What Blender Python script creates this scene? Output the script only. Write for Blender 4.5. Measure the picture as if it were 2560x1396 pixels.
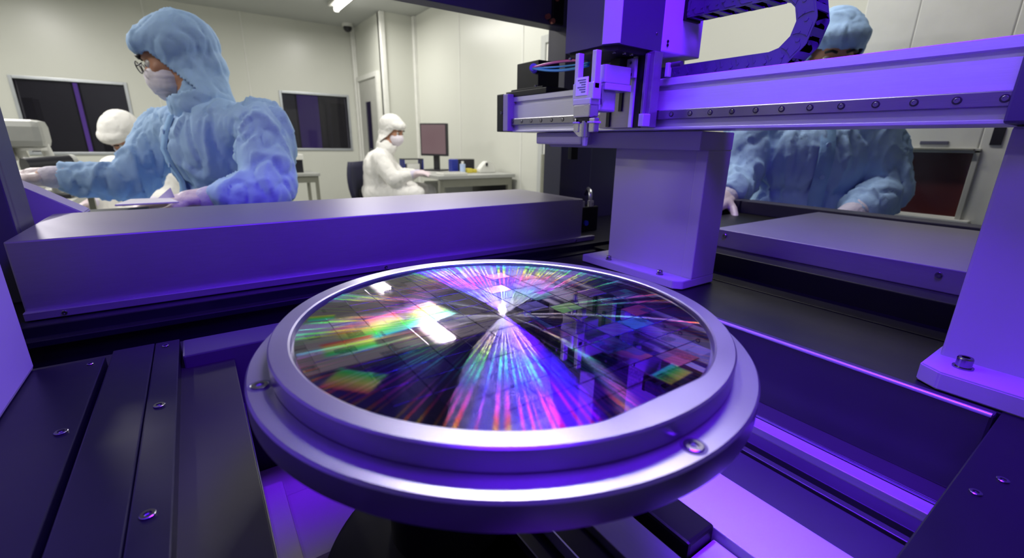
import bpy, bmesh, math, random
from mathutils import Vector, Matrix, noise
random.seed(7)
S = bpy.context.scene; COL = S.collection
for o in list(bpy.data.objects): bpy.data.objects.remove(o)
R = math.radians
# ------------------------------------------------------------------ camera, world, lights, exposure
F, TH, AZ, RO = 1126.0, R(16.86), R(34.79), R(0.926)
CP = Vector((0, 0, 1.02))
_fg = Vector((math.sin(AZ), math.cos(AZ), 0))
FW = _fg*math.cos(TH) + Vector((0, 0, -math.sin(TH)))
_r0 = Vector((math.cos(AZ), -math.sin(AZ), 0)); _u0 = _r0.cross(FW)
RT = _r0*math.cos(RO) + _u0*math.sin(RO); UP = _u0*math.cos(RO) - _r0*math.sin(RO)
FG = _fg; RG = _r0
def D(px, py, z):
    return CP + (FW + RT*((px-1280)/F) - UP*((py-698)/F))*z
cam = bpy.data.cameras.new('camera'); co = bpy.data.objects.new('camera', cam); COL.objects.link(co)
co.matrix_world = Matrix((( RT.x, UP.x, -FW.x, CP.x), (RT.y, UP.y, -FW.y, CP.y), (RT.z, UP.z, -FW.z, CP.z), (0, 0, 0, 1)))
cam.sensor_width = 36; cam.lens = 36*F/2560; cam.clip_start = .01
cam.dof.use_dof = True; cam.dof.focus_distance = .48; cam.dof.aperture_fstop = 7.0
S.camera = co
S.view_settings.view_transform = 'Standard'; S.view_settings.look = 'None'
S.view_settings.gamma = 1; S.view_settings.exposure = 0.0; S.view_settings.use_curve_mapping = False
w = bpy.data.worlds.new('world'); S.world = w; w.use_nodes = True
w.node_tree.nodes['Background'].inputs[0].default_value = (.8, .82, .9, 1); w.node_tree.nodes['Background'].inputs[1].default_value = .02
def area(name, loc, target, sx, sy, power, col, spread=180):
    l = bpy.data.lights.new(name, 'AREA'); l.shape = 'RECTANGLE'; l.size = sx; l.size_y = sy; l.energy = power; l.color = col
    l.spread = R(spread)
    o = bpy.data.objects.new(name, l); COL.objects.link(o); o.location = loc
    o.rotation_euler = (Vector(target)-Vector(loc)).to_track_quat('-Z', 'Y').to_euler(); return o
VIO = (.13, .010, 1.0)
area('violet_lamp', (.43, .18, 1.78), (.40, .36, .85), .35, .3, 17.5, VIO, 98)
area('violet_lamp_front', (-.06, -.18, 1.60), (.32, .55, .80), .5, .25, 3.2, VIO, 90)
il = area('inspection_lamp', (.362, .541, 1.50), (.1705, .2545, .9), .30, .05, .58, (1, .97, .98), 40)
# ceiling tube rows, some of them added unseen: each tube fixture carries its own light
def spot(name, loc, target, ang, power, col, rad):
    l = bpy.data.lights.new(name, 'SPOT'); l.energy = power; l.color = col; l.spot_size = R(ang); l.spot_blend = .4; l.shadow_soft_size = rad
    o = bpy.data.objects.new(name, l); COL.objects.link(o); o.location = loc
    o.rotation_euler = (Vector(target)-Vector(loc)).to_track_quat('-Z', 'Y').to_euler(); return o
spot('wafer_glow_fill', (2.40, 3.62, 2.42), (.17, .255, .9), 7, 10, (1, .98, .95), .03)  # added spot without a fixture, brightens the fan centre on the wafer

# ------------------------------------------------------------------ materials
def rgb(h):
    c = [int(h[i:i+2], 16)/255 for i in (0, 2, 4)]
    return tuple(((x+.055)/1.055)**2.4 if x > .04045 else x/12.92 for x in c) + (1,)
def mat(name, col, rough=.5, metal=0, spec=.5, noise_s=0, noise_a=.0, bump=0, bump_s=60, aniso=0, emit=None, es=1, coat=0, stretch=None):
    m = bpy.data.materials.new(name); m.use_nodes = True; nt = m.node_tree; b = nt.nodes['Principled BSDF']
    col = rgb(col) if isinstance(col, str) else (*col, 1)
    b.inputs['Base Color'].default_value = col; b.inputs['Roughness'].default_value = rough; b.inputs['Metallic'].default_value = metal
    b.inputs['Specular IOR Level'].default_value = spec; b.inputs['Coat Weight'].default_value = coat
    b.inputs['Anisotropic'].default_value = aniso
    tc = nt.nodes.new('ShaderNodeTexCoord'); vec = tc.outputs['Object']
    if stretch:
        mp = nt.nodes.new('ShaderNodeMapping'); mp.inputs['Scale'].default_value = stretch; nt.links.new(vec, mp.inputs[0]); vec = mp.outputs[0]
    n = nt.nodes.new('ShaderNodeTexNoise'); n.inputs['Scale'].default_value = noise_s or 12; n.inputs['Detail'].default_value = 6
    nt.links.new(vec, n.inputs['Vector'])
    a = noise_a or .12
    mx = nt.nodes.new('ShaderNodeMix'); mx.data_type = 'RGBA'
    mx.inputs[6].default_value = tuple(c*(1-a) for c in col[:3])+(1,); mx.inputs[7].default_value = tuple(min(1, c*(1+a)) for c in col[:3])+(1,)
    nt.links.new(n.outputs[0], mx.inputs[0]); nt.links.new(mx.outputs[2], b.inputs['Base Color'])
    mr = nt.nodes.new('ShaderNodeMapRange'); mr.inputs[3].default_value = rough*.85; mr.inputs[4].default_value = min(1, rough*1.15)
    nt.links.new(n.outputs[0], mr.inputs[0]); nt.links.new(mr.outputs[0], b.inputs['Roughness'])
    if bump:
        n2 = nt.nodes.new('ShaderNodeTexNoise'); n2.inputs['Scale'].default_value = bump_s; n2.inputs['Detail'].default_value = 4
        nt.links.new(vec, n2.inputs['Vector'])
        bp = nt.nodes.new('ShaderNodeBump'); bp.inputs['Strength'].default_value = bump; bp.inputs['Distance'].default_value = .01
        nt.links.new(n2.outputs[0], bp.inputs['Height']); nt.links.new(bp.outputs[0], b.inputs['Normal'])
    if emit:
        b.inputs['Emission Color'].default_value = (*emit, 1); b.inputs['Emission Strength'].default_value = es
    return m
M = dict(
 wall=mat('wall_paint', 'cecfc6', .32, spec=.4, noise_s=2, noise_a=.02),
 ceiling=mat('ceiling_paint', 'b5b7b4', .6, noise_s=2, noise_a=.03),
 trim=mat('trim_white', 'dcdcd6', .4),
 floor=mat('floor_vinyl', '8f928e', .3, noise_s=3, noise_a=.06),
 glassdark=mat('dark_window_glass', '24222c', .06, spec=.8),
 gframe=mat('window_frame_aluminium', 'b8bcc0', .35, metal=.6),
 paint=mat('machine_white_paint', 'a29eaa', .42, spec=.4, noise_s=6, noise_a=.04),
 cover=mat('anodized_cover', '8c8796', .38, metal=.75, noise_s=30, noise_a=.08, stretch=(1, 12, 12)),
 cover2=mat('anodized_cover_y', '8c8796', .38, metal=.75, noise_s=30, noise_a=.08, stretch=(12, 1, 12)),
 alu=mat('brushed_aluminium', 'c9c9d2', .38, metal=.55, noise_s=40, noise_a=.07, stretch=(18, .5, 18)),
 alux=mat('brushed_aluminium_x', 'c9c9d2', .38, metal=.55, noise_s=40, noise_a=.07, stretch=(.5, 18, 18)),
 steel=mat('ground_steel', 'b9b8bc', .28, metal=.9, noise_s=30, noise_a=.06),
 ring=mat('turned_steel', '96949e', .30, metal=.92, noise_s=25, noise_a=.08),
 rail=mat('rail_steel', '8e8c96', .25, metal=.9, noise_s=60, noise_a=.15, stretch=(20, 1, 20)),
 deck=mat('black_anodized_deck', '100f18', .36, spec=.35, metal=.1, noise_s=40, noise_a=.15),
 black=mat('black_plastic', '08080c', .4, spec=.25, noise_s=20),
 blackm=mat('matte_black', '050508', .6),
 navy=mat('dark_frame_paint', '3a3848', .45, noise_s=8, noise_a=.05),
 trough=mat('blue_black_steel', '45424f', .4, metal=.5, noise_s=20, noise_a=.1),
 beige=mat('cast_mineral_base', '8b867c', .55, noise_s=14, noise_a=.08),
 chain=mat('chain_plastic', '3b3a4c', .4, noise_s=60, noise_a=.1),
 brass=mat('copper_fitting', 'b06a50', .35, metal=.6),
 bolt=mat('bolt_steel', '8d8b96', .22, metal=1),
 label=mat('label_paper', 'e6e8ee', .6),
 ink=mat('label_ink', '5a5a70', .7),
 cyan=mat('cyan_tube', '38a8d8', .3), pink=mat('pink_tube', 'e0509a', .3), violetpl=mat('violet_connector', '8a86d8', .3),
 gown=mat('blue_gown_fabric', 'a2c2ea', .75, spec=.25, noise_s=7, noise_a=.08, bump=.9, bump_s=9),
 gownd=mat('blue_gown_seam', '8ab0de', .8, spec=.2, bump=.4, bump_s=30),
 white=mat('white_coverall_fabric', 'e8e6e2', .8, spec=.2, bump=.6, bump_s=8),
 mask=mat('mask_fabric', 'ece4ee', .85, spec=.2, bump=.3, bump_s=30),
 skin=mat('skin', 'b98468', .5, noise_s=20, noise_a=.06),
 glove=mat('latex_glove', 'd8c6cc', .45, bump=.3, bump_s=60),
 cuff=mat('glove_cuff', 'cfc8dc', .6, bump=.5, bump_s=50),
 hair=mat('dark_hair', '14100f', .6), eye=mat('eye_white', 'd8d4d0', .2), lens=mat('glasses_lens', 'dfe6ee', .05), gl=mat('glasses_rim', '3a3a40', .3, metal=.7),
 pc=mat('equipment_grey', 'b4b4ae', .5), pcd=mat('equipment_dark', '1c1c24', .35), chairm=mat('chair_navy_fabric', '20203c', .7, bump=.3, bump_s=80),
 desk=mat('desk_grey', 'a9aaa6', .45), deskleg=mat('desk_leg_metal', '8c8c80', .4, metal=.3), screen=mat('dim_screen', '000000', .3, emit=(.16, .10, .11), es=1.0),
 bluep=mat('blue_plastic', '1c2a8c', .4), yellow=mat('yellow_plastic', 'd8c84c', .5), lblue=mat('pale_blue_plastic', 'b4c8e8', .4),
 tube=mat('lamp_tube', 'ffffff', .4, emit=(1, .97, .9), es=9.0), brown=mat('brown_window', '4a2426', .12, spec=.7, noise_s=3, noise_a=.5),
)
# thin clear lens
def tintm():
    m = bpy.data.materials.new('tinted_glass'); m.use_nodes = True; b = m.node_tree.nodes['Principled BSDF']
    b.inputs['Alpha'].default_value = .55; b.inputs['Roughness'].default_value = .05; b.inputs['Base Color'].default_value = (.015, .014, .02, 1); return m
M['tint'] = tintm(); M['dimwall'] = mat('dim_wall_paint', '7c7c80', .7); M['violetglow'] = mat('violet_reflection', '000000', .5, emit=(.35, .15, 1), es=.9); M['violetglow2'] = mat('violet_reflection_dim', '000000', .5, emit=(.3, .15, 1), es=.28)  # the violet glows imitate reflections in the window panes
def glassm():
    m = bpy.data.materials.new('clear_lens'); m.use_nodes = True; nt = m.node_tree; b = nt.nodes['Principled BSDF']
    b.inputs['Alpha'].default_value = .25; b.inputs['Roughness'].default_value = .05; b.inputs['Base Color'].default_value = (.9, .93, 1, 1); return m
M['clear'] = glassm(); M['pin'] = mat('rim_glint_metal', 'ffffff', .25, metal=.8)  # bright bead metal that imitates glints along the wafer rim

# ------------------------------------------------------------------ helpers
def link(name, me, m=None, parent=None):
    o = bpy.data.objects.new(name, me); COL.objects.link(o)
    if m is not None and me is not None and not me.materials: me.materials.append(m)
    if parent is not None:
        o.parent = parent; o.matrix_parent_inverse = Matrix.Translation(-parent.location) if parent.type == 'EMPTY' or True else Matrix()
    return o
def thing(name, label, cat, loc=(0, 0, 0), group=None):
    o = bpy.data.objects.new(name, None); COL.objects.link(o); o.location = loc; o.empty_display_size = .05
    o['label'] = label; o['category'] = cat
    if group: o['group'] = group
    return o
def tag(o, label, cat, group=None):
    o['label'] = label; o['category'] = cat
    if group: o['group'] = group
    return o
def child(o, parent):
    o.parent = parent; o.matrix_parent_inverse = Matrix.Translation(-parent.location); return o
def finish(bm, name, m, parent=None, smooth=False, sub=0):
    bmesh.ops.recalc_face_normals(bm, faces=bm.faces[:])
    me = bpy.data.meshes.new(name); bm.to_mesh(me); bm.free()
    if smooth:
        for p in me.polygons: p.use_smooth = True
    me.materials.append(m)
    o = bpy.data.objects.new(name, me); COL.objects.link(o)
    if parent is not None: child(o, parent)
    return o
def recenter(o):
    return o
def addbox(bm, x0, x1, y0, y1, z0, z1, bev=0.0, seg=2, rot=None, piv=None):
    r = bmesh.ops.create_cube(bm, size=1); vs = r['verts']
    for v in vs:
        v.co = Vector((x0+(v.co.x+.5)*(x1-x0), y0+(v.co.y+.5)*(y1-y0), z0+(v.co.z+.5)*(z1-z0)))
    if bev:
        es = list({e for v in vs for e in v.link_edges})
        rr = bmesh.ops.bevel(bm, geom=es, offset=bev, segments=seg, affect='EDGES', profile=.6)
        vs = list({v for f in rr['faces'] for v in f.verts} | {v for v in vs if v.is_valid})
    if rot is not None:
        for v in vs: v.co = rot @ (v.co-Vector(piv)) + Vector(piv)
def box(name, x0, x1, y0, y1, z0, z1, m, parent=None, bev=.001, **k):
    bm = bmesh.new(); addbox(bm, x0, x1, y0, y1, z0, z1, bev, **k); return finish(bm, name, m, parent)
def addcyl(bm, p, q, r, r2=None, seg=24, cap=True):
    p = Vector(p); q = Vector(q); r2 = r if r2 is None else r2; d = q-p
    mtx = Matrix.Translation((p+q)/2) @ d.to_track_quat('Z', 'Y').to_matrix().to_4x4()
    bmesh.ops.create_cone(bm, cap_ends=cap, segments=seg, radius1=r, radius2=r2, depth=d.length, matrix=mtx)
def cyl(name, p, q, r, m, parent=None, r2=None, seg=24, smooth=False):
    bm = bmesh.new(); addcyl(bm, p, q, r, r2, seg); return finish(bm, name, m, parent, smooth)
def addprism(bm, pts, ax, a, b):
    """polygon pts in the plane perpendicular to axis ax, extruded a..b"""
    def mk(u, v, t): return {0: (t, u, v), 1: (u, t, v), 2: (u, v, t)}[ax]
    lo = [bm.verts.new(mk(u, v, a)) for u, v in pts]; hi = [bm.verts.new(mk(u, v, b)) for u, v in pts]
    n = len(pts); bm.faces.new(lo[::-1]); bm.faces.new(hi)
    for i in range(n): bm.faces.new((lo[i], lo[(i+1) % n], hi[(i+1) % n], hi[i]))
def prism(name, pts, ax, a, b, m, parent=None, bev=0):
    bm = bmesh.new(); addprism(bm, pts, ax, a, b)
    if bev: bmesh.ops.bevel(bm, geom=bm.edges[:], offset=bev, segments=2, affect='EDGES')
    return finish(bm, name, m, parent)
def tube(name, pts, r, m, parent=None, seg=10):
    bm = bmesh.new(); pts = [Vector(p) for p in pts]; rings = []
    for i, p in enumerate(pts):
        d = (pts[min(i+1, len(pts)-1)]-pts[max(i-1, 0)]).normalized(); q = d.to_track_quat('Z', 'Y')
        rings.append([bm.verts.new(p+q @ Vector((r*math.cos(2*math.pi*k/seg), r*math.sin(2*math.pi*k/seg), 0))) for k in range(seg)])
    for a, b in zip(rings, rings[1:]):
        for k in range(seg): bm.faces.new((a[k], a[(k+1) % seg], b[(k+1) % seg], b[k]))
    bm.faces.new(rings[0][::-1]); bm.faces.new(rings[-1])
    return finish(bm, name, m, parent, True)
def lathe(name, prof, c, m, parent=None, seg=160, inner=None):
    """closed profile [(r,z)] about vertical axis at c; smooth by angle"""
    bm = bmesh.new(); rings = []
    for r, z in prof:
        rings.append([bm.verts.new((c[0]+r*math.cos(2*math.pi*k/seg), c[1]+r*math.sin(2*math.pi*k/seg), z)) for k in range(seg)])
    n = len(prof)
    for i in range(n):
        a, b = rings[i], rings[(i+1) % n]
        for k in range(seg): bm.faces.new((a[k], a[(k+1) % seg], b[(k+1) % seg], b[k]))
    o = finish(bm, name, m, parent); 
    for p in o.data.polygons: p.use_smooth = True
    try: o.data.set_sharp_from_angle(angle=R(25))
    except Exception: pass
    return o
_bolt = {}
def bolt(name, loc, r, h, ax, m, parent, socket=True):
    """socket head cap screw: hexagonal recess, along +ax direction vector"""
    key = (round(r, 5), round(h, 5), m.name, socket)
    if key not in _bolt:
        bm = bmesh.new(); seg = 24; hx = 6
        prof = [(r, 0), (r, h*.85), (r*.9, h), (r*.52, h), (r*.48, h*.35), (0, h*.3)] if socket else [(r, 0), (r, h*.5), (r*.75, h*.85), (0, h)]
        rings = []
        for rr, z in prof:
            if rr == 0: rings.append([bm.verts.new((0, 0, z))]); continue
            rings.append([bm.verts.new((rr*math.cos(2*math.pi*k/seg), rr*math.sin(2*math.pi*k/seg), z)) for k in range(seg)])
        for a, b in zip(rings, rings[1:]):
            for k in range(seg):
                if len(b) == 1: bm.faces.new((a[k], a[(k+1) % seg], b[0]))
                else: bm.faces.new((a[k], a[(k+1) % seg], b[(k+1) % seg], b[k]))
        bm.faces.new(rings[0][::-1])
        bmesh.ops.recalc_face_normals(bm, faces=bm.faces[:])
        me = bpy.data.meshes.new(name); bm.to_mesh(me); bm.free(); me.materials.append(m); _bolt[key] = me
    o = bpy.data.objects.new(name, _bolt[key]); COL.objects.link(o)
    o.location = loc; o.rotation_euler = Vector(ax).to_track_quat('Z', 'Y').to_euler()
    if parent is not None: child(o, parent)
    return o
def struct(o):
    o['kind'] = 'structure'; return o
X_, Y_, Z_ = (1, 0, 0), (0, 1, 0), (0, 0, 1)

# ------------------------------------------------------------------ room shell
RX0, RX1, RY0, RY1, RH = -3.2, 2.55, -2.4, 7.0, 2.5
struct(box('floor', RX0-.1, RX1+.1, RY0-.1, RY1+.1, -.1, 0, M['floor'], bev=0))
ceil = struct(box('ceiling', RX0-.1, RX1+.1, RY0-.1, RY1+.1, RH, RH+.1, M['ceiling'], bev=0))
def wall_y(name, y0, y1, x0, x1, holes):
    """wall slab lying along X with rectangular holes [(xa,xb,za,zb)]"""
    bm = bmesh.new(); xs = [x0]
    for (a, b, c, d) in holes: xs += [a, b]
    xs.append(x1)
    for i in range(0, len(xs), 2): addbox(bm, xs[i], xs[i+1], y0, y1, 0, RH)
    for (a, b, c, d) in holes: addbox(bm, a, b, y0, y1, 0, c); addbox(bm, a, b, y0, y1, d, RH)
    return struct(finish(bm, name, M['wall']))
W1 = (-1.38, -.50, .845, 1.57); W2 = (1.11, 1.95, .90, 1.60)
wall_y('wall_back', RY1, RY1+.12, RX0, 2.12, [W1, W2])
for i, (a, b, c, d) in enumerate((W1, W2)):
    bm = bmesh.new()
    for q in ((a, b, c-.03, c), (a, b, d, d+.03), (a-.03, a, c-.03, d+.03), (b, b+.03, c-.03, d+.03)):
        addbox(bm, q[0], q[1], RY1-.015, RY1+.05, q[2], q[3], .004)
    fr = struct(finish(bm, 'window_%d' % (i+1), M['gframe']))
    box('pane', a, b, RY1+.03, RY1+.04, c, d, M['tint'], fr, bev=0)
# dim room behind both windows; added strips and cabinets imitate pane reflections
struct(box('wall_beyond', -2.6, 2.9, 8.4, 8.5, 0, RH, M['dimwall'], bev=0)); struct(box('wall_beyond_left', -2.7, -2.6, RY1+.12, 8.5, 0, RH, M['dimwall'], bev=0)); struct(box('wall_beyond_right', 2.9, 3.0, RY1+.12, 8.5, 0, RH, M['dimwall'], bev=0))
struct(box('floor_beyond', -2.7, 3.0, RY1+.12, 8.5, -.1, 0, M['dimwall'], bev=0)); struct(box('ceiling_beyond', -2.7, 3.0, RY1+.12, 8.5, RH, RH+.1, M['dimwall'], bev=0))
t = thing('reflection_strip', 'thin glowing violet strip standing in for a reflection in the larger dark window', 'lamp', (-1.02, 7.9, 0))
box('reflection_backing', -1.07, -.99, 7.92, 7.96, 0, 1.9, M['pcd'], t); box('reflection_glow', -1.05, -1.01, 7.905, 7.92, .3, 1.85, M['violetglow'], t, bev=0)  # glowing strip added in place of a violet pane reflection
t = thing('reflection_strip', 'broad dim violet panel standing in for a reflection in the smaller dark window', 'lamp', (1.6, 7.9, 0))
box('reflection_backing', 1.44, 1.78, 7.92, 7.96, 0, 2.0, M['pcd'], t); box('reflection_glow', 1.46, 1.76, 7.905, 7.92, .5, 1.9, M['violetglow2'], t, bev=0)
for (x0, x1, z, lab) in ((-1.72, -1.38, 1.42, 'tall dark cabinet added as a reflected shape at the left in the larger window'), (-.86, -.30, 1.15, 'low dark cabinet added as a reflected shape at the right in the larger window'), (1.86, 2.2, 1.55, 'dark cabinet added as a reflected shape at the right in the smaller window')):
    t = thing('stand_in_cabinet', lab, 'cabinet', ((x0+x1)/2, 7.8, 0)); box('cabinet_body', x0, x1, 7.6, 7.9, 0, z, M['pcd'], t, bev=.005); box('cabinet_door', x0+.02, x1-.02, 7.585, 7.6, .05, z-.04, M['chairm'], t, bev=.003)  # added box that imitates a dark shape reflected in the pane
struct(box('wall_front', RX0, RX1, RY0-.12, RY0, 0, RH, M['wall'], bev=0))
struct(box('wall_left', RX0-.12, RX0, RY0, RY1, 0, RH, M['wall'], bev=0))
struct(box('wall_right', RX1, RX1+.12, RY0, 5.9, 0, RH, M['wall'], bev=0))
struct(box('wall_partition', 2.12, 2.24, 5.95, RY1+.12, 0, RH, M['wall'], bev=0))
struct(box('wall_column', 2.12, RX1+.12, 5.90, 6.02, 0, RH, M['wall'], bev=0))
struct(box('trim_1', 2.10, 2.16, 5.87, 5.93, 0, RH, M['trim'], bev=.01))
struct(box('trim_2', 2.51, 2.56, 5.84, 5.90, 0, RH, M['trim'], bev=.01))
struct(box('trim_3', 2.06, 2.12, 6.93, 6.99, 0, RH, M['trim'], bev=.01))
for i, (yy) in enumerate((4.72, 3.55, 2.1, .95, -.2)):
    struct(box('trim_%d' % (i+4), 2.545, 2.551, yy, yy+.012, 0, RH, M['trim'], bev=0))
for i, xx in enumerate((-1.9, -.2, .75)):
    struct(box('trim_%d' % (i+9), xx, xx+.012, 6.995, 7.001, 0, RH, M['trim'], bev=0))
# door in the partition, seen at a slant, with a narrow pane
d1 = struct(box('door_1', 2.095, 2.12, 6.12, 6.86, 0, 1.80, M['pc'], bev=.004))
box('pane', 2.088, 2.098, 6.40, 6.60, .75, 1.52, M['glassdark'], d1, bev=.002)
bm = bmesh.new(); addbox(bm, 2.08, 2.12, 6.86, 6.92, 0, 1.86, .004); addbox(bm, 2.08, 2.12, 6.06, 6.12, 0, 1.86, .004); addbox(bm, 2.08, 2.12, 6.12, 6.86, 1.80, 1.86, .004)
finish(bm, 'door_frame', M['trim'], d1)
# door in right wall beside the machine
d2 = struct(box('door_2', 2.53, 2.55, 2.35, 3.20, 0, 1.80, M['trim'], bev=.004))
bm = bmesh.new(); addbox(bm, 2.515, 2.55, 3.20, 3.26, 0, 1.86, .004); addbox(bm, 2.515, 2.55, 2.29, 2.35, 0, 1.86, .004); addbox(bm, 2.515, 2.55, 2.35, 3.20, 1.80, 1.86, .004)
finish(bm, 'door_frame', M['ceiling'], d2)
box('door_handle', 2.47, 2.49, 3.12, 3.15, .60, .93, M['deskleg'], d2, bev=.005)
# ceiling tube lamps and panels
def lamp(y0, y1, x, label, k=1.0):
    t = thing('ceiling_light', label, 'lamp', (x, (y0+y1)/2, RH-.06), 'tube lamps on the ceiling')
    box('housing', x-.08, x+.08, y0-.03, y1+.03, RH-.035, RH, M['trim'], t, bev=.004)
    cyl('lamp_tube', (x, y0, RH-.06), (x, y1, RH-.06), .028, M['tube'], t)
    area('tube_light', (x, (y0+y1)/2, RH-.095), (x, (y0+y1)/2, 0), .11, y1-y0, 26*k, (1, .975, .925))
    for yy in (y0, y1): box('socket', x-.03, x+.03, yy-.02, yy+.01, RH-.09, RH-.03, M['pc'], t, bev=.003)
lamp(2.85, 3.78, 1.585, 'nearer white tube lamp mirrored whole in the wafer left of centre')
lamp(4.85, 5.92, 1.615, 'farther white tube lamp, its end glowing at the top edge of the view')
lamp(.75, 1.68, 1.60, 'added unseen tube lamp on the ceiling over the man behind the beam', .6)  # this and the next three are added out of view for room light
lamp(.85, 1.78, -1.25, 'added unseen tube lamp on the ceiling left of the machine, nearest the camera', .55)
lamp(2.85, 3.78, -1.25, 'added unseen tube lamp on the ceiling over the bench with the grey instrument', 1.5)
lamp(4.85, 5.78, -1.25, 'added unseen tube lamp on the ceiling before the large dark window', 1.5)

# ceiling camera dome in the corner
t = thing('security_camera', 'small dark dome camera under the ceiling in the far corner', 'camera', (1.98, 6.78, 2.48))
cyl('camera_base', (1.98, 6.78, 2.5), (1.98, 6.78, 2.46), .07, M['trim'], t)
bm = bmesh.new(); bmesh.ops.create_uvsphere(bm, u_segments=20, v_segments=12, radius=.055, matrix=Matrix.Translation((1.98, 6.78, 2.45))); finish(bm, 'camera_dome', M['pcd'], t, True)

# ------------------------------------------------------------------ machine base
mb = thing('inspection_machine', 'black machine bed with grooved deck plates, rail trough and dark overhead beams', 'machine', (.4, .5, 0))
bm = bmesh.new()
addbox(bm, -.42, 1.42, -.25, 1.12, .06, .54, .004)
addbox(bm, -.42, .006, -.25, .66, .54, .775, .001); addbox(bm, .60, 1.42, -.25, 1.12, .54, .772, .001)
addbox(bm, -.42, 1.42, .66, 1.12, .54, .735, .001)
finish(bm, 'base_body', M['blackm'], mb)
for i, (fx, fy) in enumerate(((-.35, -.18), (1.35, -.18), (-.35, 1.05), (1.35, 1.05))): cyl('foot', (fx, fy, 0), (fx, fy, .07), .05, M['black'], mb)
# left deck plates (groove x=-.1065, seam x=-.067)
box('deck_plate', -.42, -.1095, -.24, .615, .775, .79, M['deck'], mb, bev=.0012)
box('deck_plate', -.1045, -.0675, -.24, .628, .775, .7905, M['deck'], mb, bev=.0012)
box('deck_plate', -.0668, -.044, -.24, .628, .775, .7902, M['deck'], mb, bev=.0012)
for (x, y, r) in ((-.057, .466, .0045), (-.057, .318, .0045), (-.12, .461, .0045), (-.12, .60, .003), (-.057, .612, .0035), (-.057, .17, .0045), (-.12, .30, .0045)):
    bolt('screw', (x, y, .7895), r, .0022, Z_, M['bolt'], mb)
# lower shelf inside trough, left
box('trough_shelf', -.043, .0085, -.2, .60, .54, .715, M['trough'], mb, bev=.001)
box('cross_member', -.041, .56, .572, .622, .70, .79, M['trough'], mb, bev=.002)
box('rear_beam', -.42, 1.42, .745, 1.12, .72, .797, M['deck'], mb, bev=.0015)
box('rear_lip', -.2, .80, .728, .746, .775, .783, M['deck'], mb, bev=.001)
# mineral casting under stage
box('casting_tray', .01, .60, -.15, .66, .54, .552, M['beige'], mb, bev=.002)
box('casting_block', .01, .034, -.15, .56, .552, .60, M['beige'], mb, bev=.004)
box('casting_block', .034, .12, .44, .56, .552, .575, M['beige'], mb, bev=.004)
# right: trough wall, rails
tw = box('trough_wall', .565, .578, .042, .57, .56, .7895, M['trough'], mb, bev=.003)
cyl('edge_strip', (.5655, .044, .7885), (.5655, .57, .7885), .0022, M['alu'], mb, seg=12)
box('deck_plate', .578, .80, -.24, .70, .772, .788, M['deck'], mb, bev=.001)
box('deck_plate', .30, .59, -.24, .040, .74, .789, M['deck'], mb, bev=.001)
for (x, y) in ((.419, .027), (.453, .019), (.50, -.02)): bolt('screw', (x, y, .7885), .0036, .0016, Z_, M['bolt'], mb)
box('wear_strip', .533, .5645, .04, .57, .66, .70, M['rail'], mb, bev=.0008)
box('rail', .512, .532, .04, .57, .66, .696, M['alu'], mb, bev=.0008)
box('rail', .489, .511, .04, .57, .60, .687, M['trough'], mb, bev=.0008)
box('rail_slot', .467, .489, .04, .57, .60, .675, M['blackm'], mb, bev=0)
box('rail', .4585, .467, .04, .57, .60, .695, M['rail'], mb, bev=.001)
box('rail_slot', .450, .458, .04, .57, .60, .680, M['blackm'], mb, bev=0)
box('rail_cover', .397, .450, -.02, .57, .60, .697, M['trough'], mb, bev=.001)
# bright plate and stepped bars under the stage (lines run along Y)
box('slide_plate', .328, .396, -.02, .50, .6842, .70, M['paint'], mb, bev=.001)
box('slide_bar', .290, .327, .155, .50, .6845, .704, M['black'], mb, bev=.003)
box('slide_plate', .290, .327, -.02, .154, .6842, .690, M['paint'], mb, bev=.002)
box('slide_bar', .278, .290, -.02, .50, .6842, .688, M['black'], mb, bev=.001)
box('slide_plate', .240, .278, -.02, .50, .6842, .70, M['cover2'], mb, bev=.001)
box('slide_bar', .212, .239, -.02, .50, .6842, .692, M['black'], mb, bev=.001)
box('slide_strip', .2075, .209, -.02, .50, .6842, .700, M['alu'], mb, bev=0)
box('slide_bar', .186, .207, -.02, .50, .6842, .688, M['black'], mb, bev=.001)
box('slide_strip', .1835, .185, -.02, .50, .6842, .694, M['trough'], mb, bev=0)
box('slide_support', .186, .396, -.14, -.06, .552, .684, M['blackm'], mb, bev=.001)
# right base: stepped slab
box('side_slab', .797, 1.40, .10, .74, .788, .825, M['black'], mb, bev=.0015)
box('side_ledge', .745, .797, -.2, .74, .786, .7895, M['black'], mb, bev=.0005)
# ------------------------------------------------------------------ covers
lc = thing('rail_cover_box', 'long dark anodized cover box lying across the left rear of the machine', 'cover', (.27, .9, .8))
box('cover_body', -.2, .737, .775, 1.03, .80, .897, M['cover'], lc, bev=.002)
box('base_flange', -.2, .772, .765, .776, .7985, .809, M['cover'], lc, bev=.001)
for x in (-.163, .257, .711): bolt('screw', (x, .7655, .8035), .0028, .0022, (0, -1, 0), M['bolt'], lc)
rc = thing('side_cover_box', 'flat dark anodized cover box at the right side behind the near column', 'cover', (1.1, .3, .825))
box('cover_body', .852, 1.32, .105, .512, .825, .86, M['cover2'], rc, bev=.0015)
for y in (.486, .161): bolt('screw', (.8525, y, .849), .0042, .003, (-1, 0, 0), M['bolt'], rc)
sb = box('outer_bar', 1.36, 1.42, -.2, .74, .825, .8615, M['navy'], mb, bev=.002)
sb2 = box('outer_bar', 1.36, 1.42, .745, 1.02, .797, .8615, M['navy'], mb, bev=.002)
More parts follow.
